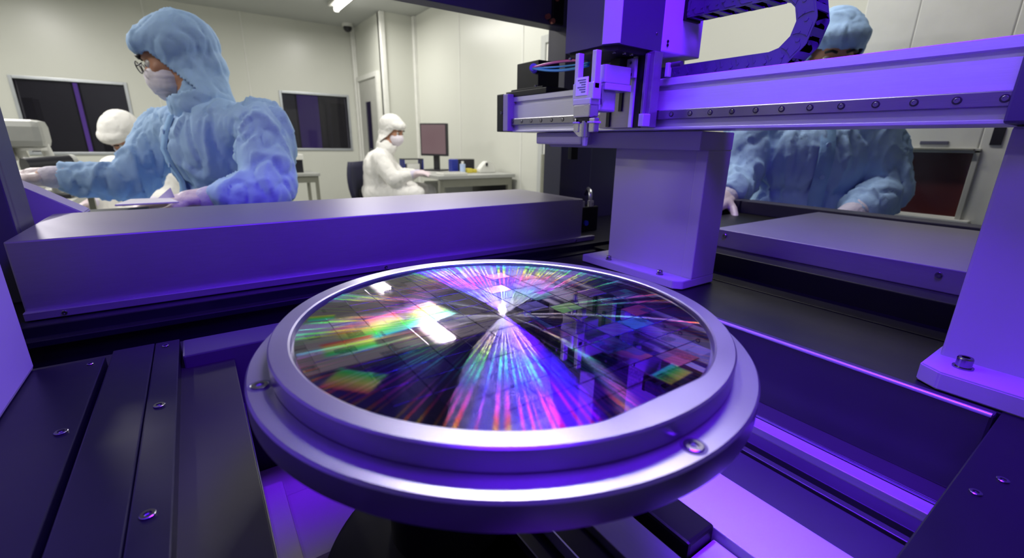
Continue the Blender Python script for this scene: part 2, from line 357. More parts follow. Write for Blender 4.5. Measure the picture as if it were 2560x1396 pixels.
# sloping pale panel behind the left end
def aty(px, py, y):
    d = FW + RT*((px-1280)/F) - UP*((py-698)/F); q = CP+d*((y-CP.y)/d.y); return (q.x, q.z)
sp = [aty(-20, 436, 1.06), aty(70, 470, 1.06), aty(214, 531, 1.06), aty(214, 600, 1.06), aty(-20, 640, 1.06)]
sl = prism('sloped_panel', sp, 1, 1.05, 1.11, M['paint'], mb, bev=.002)

# ------------------------------------------------------------------ overhead frame
fr = mb
box('column', .843, .96, .985, 1.06, .797, 1.62, M['navy'], fr, bev=.002)
box('panel', .96, 1.40, 1.03, 1.05, .797, 1.30, M['navy'], fr, bev=.001)
box('header', -.42, .96, .985, 1.03, 1.302, 1.62, M['navy'], fr, bev=.002)
box('side_header', .905, .955, -.25, .985, 1.302, 1.62, M['navy'], fr, bev=.002)
box('post', -.42, -.207, .88, .955, .797, 1.62, M['navy'], fr, bev=.004)
box('post_flange', -.235, -.2075, .868, .881, .797, 1.302, M['navy'], fr, bev=.002)
for p, q in (((.80, .984, 1.36), (.80, .975, 1.36)), ((.775, .984, 1.318), (.775, .975, 1.318)), ((.79, .984, 1.31), (.79, .975, 1.31))):
    cyl('fitting', p, q, .006, M['brass'], fr, seg=12)
box('fitting_plate', .79, .825, .978, .986, 1.305, 1.37, M['black'], fr, bev=.002)
box('connector_block', .80, .875, .86, .94, .797, .862, M['black'], fr, bev=.003)
box('connector_block', .77, .80, .88, .93, .797, .838, M['paint'], fr, bev=.003)
for (x, y) in ((.795, .87), (.82, .868), (.85, .866)): cyl('connector_plug', (x, y, .862), (x, y, .877), .008, M['steel'], fr, seg=14)
cyl('connector_plug', (.80, .858, .84), (.80, .868, .84), .008, M['brass'], fr, seg=14); cyl('connector_plug', (.83, .855, .82), (.83, .868, .82), .007, M['bluep'], fr, seg=14)
tube('hose', [(.85, .866, .874), (.86, .88, .90), (.90, .93, .90), (.93, .97, .88)], .005, M['steel'], fr)
# left near column (bright side face)
lcol = box('side_column', -.42, -.165, .18, .62, .7905, 1.62, M['paint'], None, bev=.004)
tag(lcol, 'violet-lit painted column cut off by the left edge of the picture', 'column')
# ------------------------------------------------------------------ gantry
gb = thing('gantry_beam', 'long anodized aluminium gantry beam with a bolted steel guide rail', 'beam', (.64, .5, 1.042))
prof = [(.602, 1.045), (.690, 1.045), (.690, 1.114), (.602, 1.1155), (.600, 1.1145), (.600, 1.1055), (.606, 1.1045), (.606, 1.0985), (.600, 1.0975), (.600, 1.071), (.602, 1.071), (.602, 1.056)]
prism('beam_body', prof, 1, .10, .868, M['alu'], gb)
box('lower_flange', .598, .690, .10, .868, 1.0425, 1.0465, M['alu'], gb, bev=.0008)
rl = box('guide_rail', .594, .603, .10, .868, 1.0565, 1.0705, M['rail'], gb, bev=.0012)
ys = [.481-.0314*i for i in range(13)] + [.862-.0335*i for i in range(10)]
bmx = None
for y in ys:
    bolt('rail_screw', (.5939, y, 1.0637), .0036, .0006, (-1, 0, 0), M['blackm'], gb)
    bolt('rail_screw_head', (.5936, y, 1.0637), .0024, .0005, (-1, 0, 0), M['bolt'], gb)
box('end_cap', .585, .69, .869, .888, 1.044, 1.121, M['paint'], gb, bev=.002)
box('end_plate', .585, .69, .888, .913, 1.043, 1.122, M['black'], gb, bev=.002)
bolt('screw', (.585, .893, 1.083), .003, .002, (-1, 0, 0), M['bolt'], gb)
box('end_block', .592, .70, .06, .101, 1.043, 1.115, M['navy'], gb, bev=.002)
# far support column
fc = thing('gantry_column', 'pale painted support column with a bolted foot, standing behind the wafer stage', 'column', (.68, .52, .79))
box('column_body', .664, .715, .446, .617, .803, 1.0135, M['paint'], fc, bev=.001)
prism('foot_plate', [(.630, .655), (.630, .437), (.641, .425), (.7275, .425), (.7275, .655)], 2, .7895, .8035, M['paint'], fc, bev=.001)
box('side_web', .6635, .7275, .4255, .4465, .803, 1.0135, M['paint'], fc, bev=.002)
prism('top_plate', [(.425, 1.041), (.80, 1.041), (.80, 1.024), (.785, 1.013), (.425, 1.013)], 0, .640, .7275, M['paint'], fc, bev=.001)
box('top_plate_arm', .612, .66, .66, .80, 1.018, 1.0415, M['paint'], fc, bev=.004)
for (x, y) in ((.643, .474), (.643, .595)):
    cyl('washer', (x, y, .8035), (x, y, .8045), .0062, M['bolt'], fc); bolt('bolt', (x, y, .8045), .0048, .0065, Z_, M['bolt'], fc)
box('stop_block', .715, .735, .80, .812, .985, 1.02, M['black'], fc, bev=.001)
# near support column
nc = thing('gantry_column', 'painted support column with a flanged foot and one cap bolt, at the right edge', 'column', (.66, 0, .79))
box('column_body', .634, .72, -.24, .1005, .795, 1.042, M['paint'], nc, bev=.003)
prism('foot_plate', [(.581, -.24), (.581, .088), (.592, .106), (.72, .106), (.72, -.24)], 2, .789, .808, M['paint'], nc, bev=.0015)
cyl('washer', (.614, .078, .808), (.614, .078, .8095), .0085, M['bolt'], nc); bolt('bolt', (.614, .078, .8095), .0065, .010, Z_, M['bolt'], nc)
# ------------------------------------------------------------------ motor box and cables on beam left end
mo = thing('sensor_motor', 'black box motor with a round connector on the left end of the gantry beam', 'motor', (.63, .84, 1.116))
box('motor_body', .61, .665, .795, .872, 1.122, 1.182, M['black'], mo, bev=.002)
box('motor_foot', .60, .675, .755, .90, 1.1145, 1.127, M['black'], mo, bev=.002)
box('motor_step', .606, .67, .775, .888, 1.124, 1.131, M['black'], mo, bev=.001)
cyl('connector', (.609, .808, 1.165), (.597, .795, 1.165), .0085, M['violetpl'], mo, seg=16)
cyl('connector_ring', (.600, .800, 1.165), (.592, .79, 1.1645), .006, M['violetpl'], mo, seg=16)
bolt('screw', (.6095, .803, 1.132), .003, .002, (-1, 0, 0), M['bolt'], mo)
def bez(p, q, sag, n=14):
    p = Vector(p); q = Vector(q); return [p.lerp(q, i/n)+Vector((0, 0, sag*4*(i/n)*(1-i/n))) for i in range(n+1)]
st = (.592, .79, 1.1645)
o = tube('air_tube', bez(st, (.545, .575, 1.147), .004), .0022, M['pink']); tag(o, 'pink cable running from the black motor to the tool head', 'cable')
o = tube('air_tube', bez((.592, .79, 1.1635), (.54, .575, 1.139), -.006), .0024, M['cyan']); tag(o, 'light blue cable sagging below the pink one', 'cable')
o = tube('air_tube', bez((.593, .79, 1.1640), (.542, .575, 1.143), -.002), .0016, M['cyan']); tag(o, 'thin blue cable between the pink and the light blue ones', 'cable')
# ------------------------------------------------------------------ carriage + z head
zh = thing('z_axis_head', 'boxy dark vertical axis housing with chamfered corner hanging over the beam', 'machine', (.55, .53, 1.15))
prism('housing', [(.498, .583), (.497, .503), (.507, .481), (.598, .484), (.598, .583)], 2, 1.152, 1.62, M['navy'], zh)
prism('chamfer_strip', [(.4962, .504), (.4955, .502), (.5062, .4795), (.5082, .4803)], 2, 1.153, 1.62, M['paint'], zh)
prism('bottom_plate', [(.503, .578), (.502, .506), (.511, .487), (.595, .489), (.595, .578)], 2, 1.145, 1.152, M['blackm'], zh)
box('side_housing', .599, .694, .484, .585, 1.153, 1.62, M['paint'], zh, bev=.002)
bolt('screw', (.585, .4838, 1.175), .0016, .001, (0, -1, 0), M['bolt'], zh); bolt('screw', (.612, .4838, 1.163), .0022, .001, (0, -1, 0), M['blackm'], zh)
bolt('screw', (.612, .4838, 1.168), .0022, .001, (0, -1, 0), M['blackm'], zh)
for (x, y) in ((.502, .575), (.503, .555), (.515, .497), (.53, .492), (.545, .492)): bolt('screw', (x, y, 1.1455), .0026, .003, (0, 0, -1), M['bolt'], zh)
ca = thing('carriage', 'slotted metal carriage plate riding on the gantry beam below the axis housing', 'machine', (.575, .52, 1.045))
box('carriage_plate', .574, .592, .474, .577, 1.045, 1.15, M['cover2'], ca, bev=.001)
box('guide_bar', .566, .574, .500, .507, 1.045, 1.147, M['alu'], ca, bev=.0008)
box('guide_groove', .569, .575, .488, .500, 1.045, 1.147, M['black'], ca, bev=0)
box('guide_bar', .567, .574, .481, .4855, 1.048, 1.147, M['cover2'], ca, bev=.001)
box('guide_clip', .559, .575, .472, .481, 1.046, 1.064, M['alu'], ca, bev=.001)
box('label_plate', .560, .566, .497, .514, 1.115, 1.142, M['paint'], ca, bev=.0008)
bolt('screw', (.560, .505, 1.136), .002, .0012, (-1, 0, 0), M['bolt'], ca)
box('label_mark', .5592, .5602, .502, .507, 1.118, 1.122, M['blackm'], ca, bev=0)
box('clip_bracket', .592, .600, .462, .468, 1.116, 1.135, M['alu'], ca, bev=.001)
cyl('clip_pin', (.60, .462, 1.132), (.60, .446, 1.132), .004, M['trough'], ca, seg=14)
box('slot_plate', .571, .5745, .528, .534, 1.07, 1.11, M['blackm'], ca, bev=0)
box('slot_plate', .571, .5745, .552, .559, 1.047, 1.085, M['blackm'], ca, bev=0)
bm = bmesh.new(); addbox(bm, .545, .575, .513, .533, 1.12, 1.143, .001); finish(bm, 'sensor_block', M['black'], ca)
gt = thing('gripper_tool', 'slim metal gripper tool with forked top and clear tip hanging over the wafer', 'tool', (.49, .515, 1.017))
for y in (.5385, .5035): box('prong', .483, .493, y-.004, y+.004, 1.095, 1.145, M['alu'], gt, bev=.001)
box('tool_body', .481, .497, .4995, .5425, 1.081, 1.104, M['alu'], gt, bev=.0015)
box('tool_neck', .480, .500, .503, .5405, 1.074, 1.083, M['alu'], gt, bev=.0015)
lb = box('label', .4798, .4815, .5105, .5345, 1.087, 1.1115, M['label'], gt, bev=0)
for i in range(6): box('label_line', .4794, .48, .514, .531-(i % 3)*.004, 1.107-.0032*i, 1.1082-.0032*i, M['ink'], lb, bev=0)
for c in gt.children:
    pass
box('side_block', .500, .553, .497, .522, 1.104, 1.128, M['alux'], gt, bev=.0015)
box('side_block', .502, .556, .497, .523, 1.095, 1.104, M['alux'], gt, bev=.001)
box('side_arm', .500, .535, .506, .530, 1.066, 1.095, M['alu'], gt, bev=.003)
prism('strut', [(.499, 1.100), (.503, 1.102), (.508, 1.080), (.503, 1.075)], 1, .502, .506, M['steel'], gt)
box('lower_body', .480, .498, .503, .538, 1.057, 1.075, M['steel'], gt, bev=.002)
box('dark_collar', .482, .496, .506, .534, 1.050, 1.058, M['blackm'], gt, bev=.001)
for y0, y1 in ((.494, .506), (.526, .537)):
    box('jaw', .482, .492, y0, y1, 1.036, 1.056, M['steel'], gt, bev=.002)
    box('jaw_ring', .480, .494, y0-.001, y1+.001, 1.0485, 1.051, M['paint'], gt, bev=.0005)
prism('jaw_wedge', [(.539, 1.048), (.539, 1.038), (.527, 1.030), (.520, 1.030), (.520, 1.050)], 0, .483, .491, M['steel'], gt)
cyl('nozzle', (.487, .5165, 1.052), (.487, .5165, 1.030), .006, M['steel'], gt, seg=16)
cyl('nozzle_tip', (.487, .5165, 1.030), (.487, .5165, 1.017), .0048, M['clear'], gt, r2=.0036, seg=16)
cyl('nozzle_pin', (.487, .5165, 1.032), (.487, .5165, 1.018), .0016, M['steel'], gt, seg=8)

# ------------------------------------------------------------------ cable chain
cc = thing('cable_chain', 'blue-black jointed cable carrier chain looping back above the gantry beam', 'cable chain', (.66, .4, 1.115))
def link_mesh():
    bm = bmesh.new(); L = .0255; H = .0115
    for x in (-.017, .0155):
        pts = []
        for k in range(9): a = -math.pi/2+math.pi*k/8; pts.append((L*.5+H*math.cos(a)*.75, H*math.sin(a)))
        for k in range(5): a = math.pi/2-math.pi*k/4; pts.append((-L*.5+H*.35*math.cos(a)+0.001, H*math.sin(a)))
        addprism(bm, pts, 0, x, x+.0018)
        addprism(bm, [(u*.55, v*.8) for u, v in pts], 0, x-.0006 if x < 0 else x, x+(.0018 if x < 0 else .0024))
        addcyl(bm, (x-.0012, L*.45, 0), (x+.003, L*.45, 0), .0024, seg=10); addcyl(bm, (x-.0012, -L*.1, -H*.2), (x+.003, -L*.1, -H*.2), .0016, seg=8)
    for z in (-H+.0008, H-.0008): addbox(bm, -.0165, .0165, -.0045, .0045, z-.0008, z+.0008)
    bmesh.ops.recalc_face_normals(bm, faces=bm.faces[:])
    me = bpy.data.meshes.new('chain_link'); bm.to_mesh(me); bm.free(); me.materials.append(M['chain']); return me
lm = link_mesh(); P = .0235; cyc, czc, rr_ = .350, 1.1695, .0425
path = []; s = 0
y = .572
while y > cyc: path.append((y, czc-rr_, 0.0)); y -= P
n = 6
for k in range(n):
    a = (k+.5)/n*math.pi; path.append((cyc-rr_*math.sin(a), czc-rr_*math.cos(a), a))
y = cyc+P*.5
while y < .488: path.append((y, czc+rr_+(y-cyc)*.02, math.pi)); y += P
for (y, z, a) in path:
    o = bpy.data.objects.new('chain_link', lm); COL.objects.link(o); o.location = (.66, y, z); o.rotation_euler = (math.pi-a, 0, 0)
    child(o, cc)
box('end_bracket', .642, .678, .478, .4845, czc+rr_-.012, czc+rr_+.016, M['black'], cc, bev=.001)

# ------------------------------------------------------------------ wafer stage
WC = (.1705, .2545)
ws = thing('wafer_stage', 'round stepped steel stage carrying the wafer', 'stage', (*WC, .69))
lathe('bearing_housing', [(.02, .553), (.147, .553), (.147, .682), (.143, .6835), (.02, .6835)], WC, M['black'], ws, seg=96)
lathe('hub', [(.01, .684), (.050, .684), (.050, .8745), (.01, .8745)], (.145, .308), M['blackm'], ws, seg=64)
for a in (200, 235, 260, 290, 320):
    bolt('screw', (WC[0]+.1472*math.cos(R(a)), WC[1]+.1472*math.sin(R(a)), .655), .003, .002, (math.cos(R(a)), math.sin(R(a)), 0), M['bolt'], ws)
lathe('lower_flange', [(.02, .8745), (.158, .8745), (.1643, .875), (.1646, .876), (.1646, .8885), (.1634, .89), (.02, .89)], (.1690, .2510), M['ring'], ws, seg=200)
def rin(a):
    """inner outline of the ring: circle with one flat towards -Y"""
    r = .1408; s = -math.sin(a)
    if s > .9: r2 = .1358/s; r = min(r, r2+max(0, 0))
    return r
bm = bmesh.new(); N = 288; loops = []
def loop(fr_, z):
    return [bm.verts.new((WC[0]+fr_(2*math.pi*k/N)*math.cos(2*math.pi*k/N), WC[1]+fr_(2*math.pi*k/N)*math.sin(2*math.pi*k/N), z)) for k in range(N)]
# smoothed inner outline
base_r = [rin(2*math.pi*k/N) for k in range(N)]
for it in range(3): base_r = [(base_r[k-1]+base_r[k]*2+base_r[(k+1) % N])/4 for k in range(N)]
fi = lambda a: base_r[int(round(a/(2*math.pi)*N)) % N]
L = [loop(lambda a: .1530, .8905), loop(lambda a: .1530, .9015), loop(lambda a: .1520, .9025), loop(lambda a: fi(a)+.0012, .9025), loop(lambda a: fi(a), .9018), loop(lambda a: fi(a), .8955), loop(lambda a: .05, .8955), loop(lambda a: .05, .8905)]
for i in range(len(L)):
    a, b = L[i], L[(i+1) % len(L)]
    for k in range(N): bm.faces.new((a[k], a[(k+1) % N], b[(k+1) % N], b[k]))
o = finish(bm, 'retaining_ring', M['ring'], ws, True); o.data.set_sharp_from_angle(angle=R(25))
for (x, y) in ((.012, .258), (.167, .0945)):
    d = Vector((x-.169, y-.251, 0)); 
    cyl('countersink', (x, y, .8895), (x, y, .8902), .0062, M['trough'], ws); bolt('bolt', (x, y, .8898), .0046, .0012, Z_, M['bolt'], ws)
for a in (20, 95):
    x = .169+.157*math.cos(R(a)); y = .251+.157*math.sin(R(a)); cyl('countersink', (x, y, .8895), (x, y, .8902), .0062, M['trough'], ws); bolt('bolt', (x, y, .8898), .0046, .0012, Z_, M['bolt'], ws)

# ------------------------------------------------------------------ wafer
def wafer_mat(die):
    m = bpy.data.materials.new('etched_die' if die else 'wafer_silicon'); m.use_nodes = True; nt = m.node_tree; nt.nodes.clear(); Lk = nt.links.new
    def N_(t, **k):
        n = nt.nodes.new('ShaderNode'+t)
        for a, v in k.items(): setattr(n, a, v)
        return n
    def math_(op, a, b=None, c=None, clamp=False):
        n = N_('Math', operation=op); n.use_clamp = clamp
        for i, v in enumerate((a, b, c)):
            if v is None: continue
            if isinstance(v, (int, float)): n.inputs[i].default_value = v
            else: Lk(v, n.inputs[i])
        return n.outputs[0]
    def mix(f, a, b, blend='MIX'):
        n = N_('Mix', data_type='RGBA', blend_type=blend)
        for i, v in ((0, f), (6, a), (7, b)):
            if isinstance(v, (int, float)): n.inputs[i].default_value = v
            elif isinstance(v, tuple): n.inputs[i].default_value = (*v, 1)
            else: Lk(v, n.inputs[i])
        return n.outputs[2]
    def smooth(v, a, b): 
        n = N_('MapRange', interpolation_type='SMOOTHSTEP'); Lk(v, n.inputs[0]); n.inputs[1].default_value = a; n.inputs[2].default_value = b; return n.outputs[0]
    geo = N_('NewGeometry'); pos = N_('Vector' + 'Math', operation='SUBTRACT'); Lk(geo.outputs['Position'], pos.inputs[0]); pos.inputs[1].default_value = (*WC, .9)
    sx = N_('SeparateXYZ'); Lk(pos.outputs[0], sx.inputs[0]); x, y = sx.outputs[0], sx.outputs[1]
    r = math_('SQRT', math_('ADD', math_('MULTIPLY', x, x), math_('MULTIPLY', y, y)))
    ang = math_('ARCTAN2', y, x)
    # streak noise in angle (diffraction streaks of light painted into the fan colour)
    cv = N_('CombineXYZ'); Lk(math_('MULTIPLY', ang, 46.0), cv.inputs[0]); Lk(math_('MULTIPLY', r, 1.0), cv.inputs[1])
    ns = N_('TexNoise'); ns.inputs['Scale'].default_value = 1.0; ns.inputs['Detail'].default_value = 0.0; Lk(cv.outputs[0], ns.inputs['Vector'])
    cv2 = N_('CombineXYZ'); Lk(math_('MULTIPLY', ang, 34.0), cv2.inputs[0]); Lk(math_('MULTIPLY', r, 6.0), cv2.inputs[1])
    nh = N_('TexNoise'); nh.inputs['Scale'].default_value = 1.0; nh.inputs['Detail'].default_value = 2; Lk(cv2.outputs[0], nh.inputs['Vector'])
    hue = math_('FRACT', math_('ADD', math_('ADD', math_('MULTIPLY', math_('SUBTRACT', r, .07), 10.5), math_('MULTIPLY', nh.outputs[0], .55)), math_('SUBTRACT', 1.07, math_('MULTIPLY', smooth(y, -.02, .03), .62))))
    hs = N_('CombineColor', mode='HSV'); Lk(hue, hs.inputs[0]); Lk(smooth(r, .015, .075), hs.inputs[1]); hs.inputs[2].default_value = 1
    fancol = mix(smooth(ns.outputs[0], .49, .60), (.15, .13, .40), mix(.14, hs.outputs[0], (1, 1, 1)))
    # fine circuit print
    br = N_('TexBrick'); br.inputs['Scale'].default_value = 260; br.inputs['Mortar Size'].default_value = .05; br.offset = .37
    br.inputs[1].default_value = (.9, .9, .9, 1); br.inputs[2].default_value = (.25, .25, .3, 1); br.inputs[3].default_value = (.06, .06, .08, 1); Lk(pos.outputs[0], br.inputs['Vector'])
    oi = N_('ObjectInfo'); rnd = oi.outputs['Random']
    blk = N_('TexVoronoi', distance='CHEBYCHEV'); blk.inputs['Scale'].default_value = 95; blk.inputs['Randomness'].default_value = .55; Lk(pos.outputs[0], blk.inputs['Vector'])
    bsep = N_('SeparateColor'); Lk(blk.outputs['Color'], bsep.inputs[0])
    circ = mix(smooth(bsep.outputs[0], .45, .55), (1, 1, 1), br.outputs[0])
    base = (.56, .46, .60) if die else (.40, .35, .42)
    # die tint; right half darker and busier than the left
    hc = N_('CombineColor', mode='HSV'); Lk(math_('FRACT', math_('ADD', math_('MULTIPLY', rnd, 3.7), .0)), hc.inputs[0]); hc.inputs[1].default_value = .80; hc.inputs[2].default_value = 1.0
    right = smooth(math_('ADD', x, math_('MULTIPLY', y, .1)), -.005, .03)
    strong = math_('MULTIPLY', smooth(rnd, .66, .70), right)
    tint = mix(math_('MULTIPLY', strong, math_('MULTIPLY', smooth(bsep.outputs[1], .15, .35), .92)), mix(right, base, (.28, .23, .42)), hc.outputs[0])
    col = mix(math_('MULTIPLY', .75, smooth(bsep.outputs[2], .3, .6)), tint, mix(1.0, tint, circ, 'MULTIPLY'))
    # rainbow bands: etched gratings, each an oriented gaussian patch whose hue runs along Y
    def band(cx_, cy_, dx, dy, wl, ww, h0, hk):
        l = math.hypot(dx, dy); dx /= l; dy /= l
        u = math_('ADD', math_('MULTIPLY', math_('SUBTRACT', x, cx_), dx), math_('MULTIPLY', math_('SUBTRACT', y, cy_), dy))
        v = math_('ADD', math_('MULTIPLY', math_('SUBTRACT', x, cx_), -dy), math_('MULTIPLY', math_('SUBTRACT', y, cy_), dx))
        k = math_('SUBTRACT', 1.0, math_('MAXIMUM', math_('ABSOLUTE', math_('DIVIDE', u, wl)), math_('ABSOLUTE', math_('DIVIDE', v, ww))))
        mk = smooth(k, 0.0, .28)
        hh = math_('ADD', math_('MULTIPLY', v, hk), h0, None); n = N_('Clamp'); Lk(hh, n.inputs[0]); n.inputs[1].default_value = 0; n.inputs[2].default_value = .80
        c = N_('CombineColor', mode='HSV'); Lk(n.outputs[0], c.inputs[0]); c.inputs[1].default_value = .95; c.inputs[2].default_value = 1.0
        return mk, c.outputs[0]
    rough_extra = None
    for b in BANDS:
        mk, c = band(*b)
        cm = mix(math_('MULTIPLY', .8, smooth(bsep.outputs[2], .35, .6)), c, mix(1.0, c, circ, 'MULTIPLY'))
        col = mix(math_('MULTIPLY', mk, .95), col, cm)
        rough_extra = mk if rough_extra is None else math_('MAXIMUM', rough_extra, mk)
    # mirror layer
    g = N_('BsdfPrincipled'); g.inputs['Metallic'].default_value = 1; Lk(col, g.inputs['Base Color'])
    Lk(math_('ADD', .02 if not die else .03, math_('ADD', math_('MULTIPLY', rough_extra, .15), math_('MULTIPLY', strong, .14))), g.inputs['Roughness'])
    # fan layer, tinted with the painted streaks: true anisotropic reflection about the wafer centre
    tn = N_('Tangent', direction_type='RADIAL', axis='Z')
    cr = N_('VectorMath', operation='CROSS_PRODUCT'); cr.inputs[0].default_value = (0, 0, 1); Lk(pos.outputs[0], cr.inputs[1])
    nrm = N_('VectorMath', operation='NORMALIZE'); Lk(cr.outputs[0], nrm.inputs[0])
    a = N_('BsdfAnisotropic'); a.inputs['Roughness'].default_value = FAN_R; a.inputs['Anisotropy'].default_value = FAN_A
    Lk(mix(1.0, fancol, (1, 1, 1), 'MULTIPLY'), a.inputs['Color']); Lk(nrm.outputs[0], a.inputs['Tangent'])
    sh = N_('MixShader'); sh.inputs[0].default_value = FAN_W; Lk(g.outputs[0], sh.inputs[1]); Lk(a.outputs[0], sh.inputs[2])
    out = N_('OutputMaterial'); Lk(sh.outputs[0], out.inputs[0])
    return m
FAN_R, FAN_A, FAN_W = .34, .97, .30
BANDS = [(-.070, .030, 1, .20, .046, .020, .22, -17.0), (-.108, .008, 1, -.05, .018, .011, .20, -24.0), (-.112, .064, 1, -.3, .010, .006, .35, -40.0),
         (-.118, -.036, 1, -1.1, .017, .012, .20, 20.0), (.029, -.1225, 1, .1, .0125, .0075, .30, 26.0), (.108, .051, 1, -.3, .013, .004, .95, 0.1), (.060, .028, 1, .3, .012, .004, .95, 0.1)]
wf = thing('silicon_wafer', 'large mirror-like silicon wafer with one flat edge, printed with rows of iridescent chips', 'wafer', (*WC, .8955))
WM = wafer_mat(False); DM = wafer_mat(True)
bm = bmesh.new(); N = 240; R_W = .1388
def wr(a):
    s = -math.sin(a); return min(R_W, .1338/s) if s > .9 else R_W
top = [bm.verts.new((WC[0]+wr(2*math.pi*k/N)*math.cos(2*math.pi*k/N), WC[1]+wr(2*math.pi*k/N)*math.sin(2*math.pi*k/N), .8995)) for k in range(N)]
bot = [bm.verts.new((v.co.x, v.co.y, .8957)) for v in top]
bm.faces.new(top); bm.faces.new(bot[::-1])
for k in range(N): bm.faces.new((bot[k], bot[(k+1) % N], top[(k+1) % N], top[k]))
finish(bm, 'wafer_disc', WM, wf)
PX, PY = .0212, .0165
bm = bmesh.new(); addbox(bm, -PX/2+.0005, PX/2-.0005, -PY/2+.0004, PY/2-.0004, -.0003, .00012)
dme = bpy.data.meshes.new('die'); bm.to_mesh(dme); bm.free(); dme.materials.append(DM)
for i in range(-7, 8):
    for j in range(-9, 10):
        x, y = (i+.5)*PX-.004, j*PY+.004
        if max(math.hypot(x+sx*PX/2, y+sy*PY/2) for sx in (-1, 1) for sy in (-1, 1)) < .1345 and y-PY/2 > -.124:
            o = bpy.data.objects.new('die', dme); COL.objects.link(o); o.location = (WC[0]+x, WC[1]+y, .8997); child(o, wf)
# tiny bright beads added to imitate light glints in the front of the gap between wafer and ring
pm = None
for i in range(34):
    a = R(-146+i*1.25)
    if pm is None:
        bm = bmesh.new(); bmesh.ops.create_uvsphere(bm, u_segments=10, v_segments=8, radius=.0007); pm = bpy.data.meshes.new('rim_glint_bead'); bm.to_mesh(pm); bm.free(); pm.materials.append(M['pin'])
    o = bpy.data.objects.new('rim_glint_bead', pm); COL.objects.link(o); o.location = (WC[0]+.1399*math.cos(a), WC[1]+.1399*math.sin(a), .8995); child(o, ws)

# ------------------------------------------------------------------ people
def frame(f, u):
    f = Vector(f).normalized(); s = f.cross(Vector(u)).normalized(); u = s.cross(f).normalized(); return f, s, u   # forward, right-hand side, up
def blob(name, parts, voxel, m, parent, smooth=6, disp=None, keep=None, fac=.5):
    """parts: ('c',p,q,rp,rq) tapered limb or ('e',centre,(f,s,u),(rf,rs,ru)) ellipsoid; fused into one continuous skin"""
    bm = bmesh.new()
    for p in parts:
        if p[0] == 'c':
            a, b, ra, rb = Vector(p[1]), Vector(p[2]), p[3], p[4]
            n = max(2, int((b-a).length/(min(ra, rb)*.8))+1)
            if (b-a).length > 1e-4: addcyl(bm, a, b, ra, rb, 16)
            for c, r in ((a, ra), (b, rb)): bmesh.ops.create_icosphere(bm, subdivisions=2, radius=r, matrix=Matrix.Translation(c))
        else:
            f, s, u = p[2]; rf, rs, ru = p[3]
            mt = Matrix.Translation(p[1]) @ Matrix(((f.x, s.x, u.x, 0), (f.y, s.y, u.y, 0), (f.z, s.z, u.z, 0), (0, 0, 0, 1))) @ Matrix.Diagonal((rf, rs, ru, 1))
            bmesh.ops.create_icosphere(bm, subdivisions=3, radius=1, matrix=mt)
    me = bpy.data.meshes.new('tmp'); bm.to_mesh(me); bm.free()
    t = bpy.data.objects.new('tmp', me); COL.objects.link(t)
    r = t.modifiers.new('r', 'REMESH'); r.mode = 'VOXEL'; r.voxel_size = voxel
    q = t.modifiers.new('s', 'SMOOTH'); q.factor = fac; q.iterations = smooth
    dg = bpy.context.evaluated_depsgraph_get(); me2 = bpy.data.meshes.new_from_object(t.evaluated_get(dg))
    bpy.data.objects.remove(t); bpy.data.meshes.remove(me)
    bm = bmesh.new(); bm.from_mesh(me2); bpy.data.meshes.remove(me2)
    if disp:
        amp, sc, strv = disp; bm.normal_update()
        for v in bm.verts:
            c = Vector((v.co.x*strv[0], v.co.y*strv[1], v.co.z*strv[2]))*sc
            n = noise.noise(c); n2 = noise.noise(c*1.7+Vector((5, 3, 1))); n3 = noise.noise(c*2.9+Vector((1, 9, 4)))
            v.co += v.normal*amp*(n*.9 + max(0, 1-abs(n)*6)**1.5*.75 - max(0, 1-abs(n2)*6)**1.5*.6 + max(0, 1-abs(n3)*6)**1.5*.28)
    if keep:
        dl = [f for f in bm.faces if not keep(f.calc_center_median())]
        bmesh.ops.delete(bm, geom=dl, context='FACES')
    return finish(bm, name, m, parent, True)
def solid(o, t):
    mo = o.modifiers.new('thickness', 'SOLIDIFY'); mo.thickness = t; mo.offset = 1; return o
def hand_parts(wr, d, nrm, thumb_side, curl=.5, k=1.0):
    """wrist point, direction to the knuckles, palm normal (palm side), thumb side; five separate bent fingers"""
    d = Vector(d).normalized(); nrm = Vector(nrm); nrm = (nrm-d*nrm.dot(d)).normalized(); t = Vector(thumb_side); t = (t-d*t.dot(d)-nrm*t.dot(nrm)).normalized()
    wr = Vector(wr); out = []
    kn = []
    for i, (off, ln) in enumerate(((.030, .086), (.010, .090), (-.010, .086), (-.029, .078))):
        b = wr + d*ln*k + t*off*k; kn.append(b)
        out.append(('c', wr+t*off*.55*k, b, .0150*k, .0112*k))
    for b, L in zip(kn, (.070, .078, .073, .058)):
        p = b; dd = d.copy()
        for seg, (fr_, rr) in enumerate(((.46, .0093), (.30, .0084), (.24, .0075))):
            ang = curl*(.55, .75, .55)[seg]
            ax = d.cross(nrm).normalized(); dd = Matrix.Rotation(ang, 3, ax) @ dd
            q = p+dd*L*fr_*k; out.append(('c', p, q, rr*k, rr*.92*k)); p = q
    b = wr+d*.022*k+t*.022*k; p = b; td = (d*.62+t*.70+nrm*.35).normalized()
    for fr_, rr in ((.042, .0125), (.032, .0100), (.026, .0088)):
        q = p+td*fr_*k; out.append(('c', p, q, rr*k, rr*.9*k)); p = q; td = (td+d*.35).normalized()
    out.append(('e', wr+d*.048*k, (d, t, nrm), (.050*k, .040*k, .0165*k)))
    return out
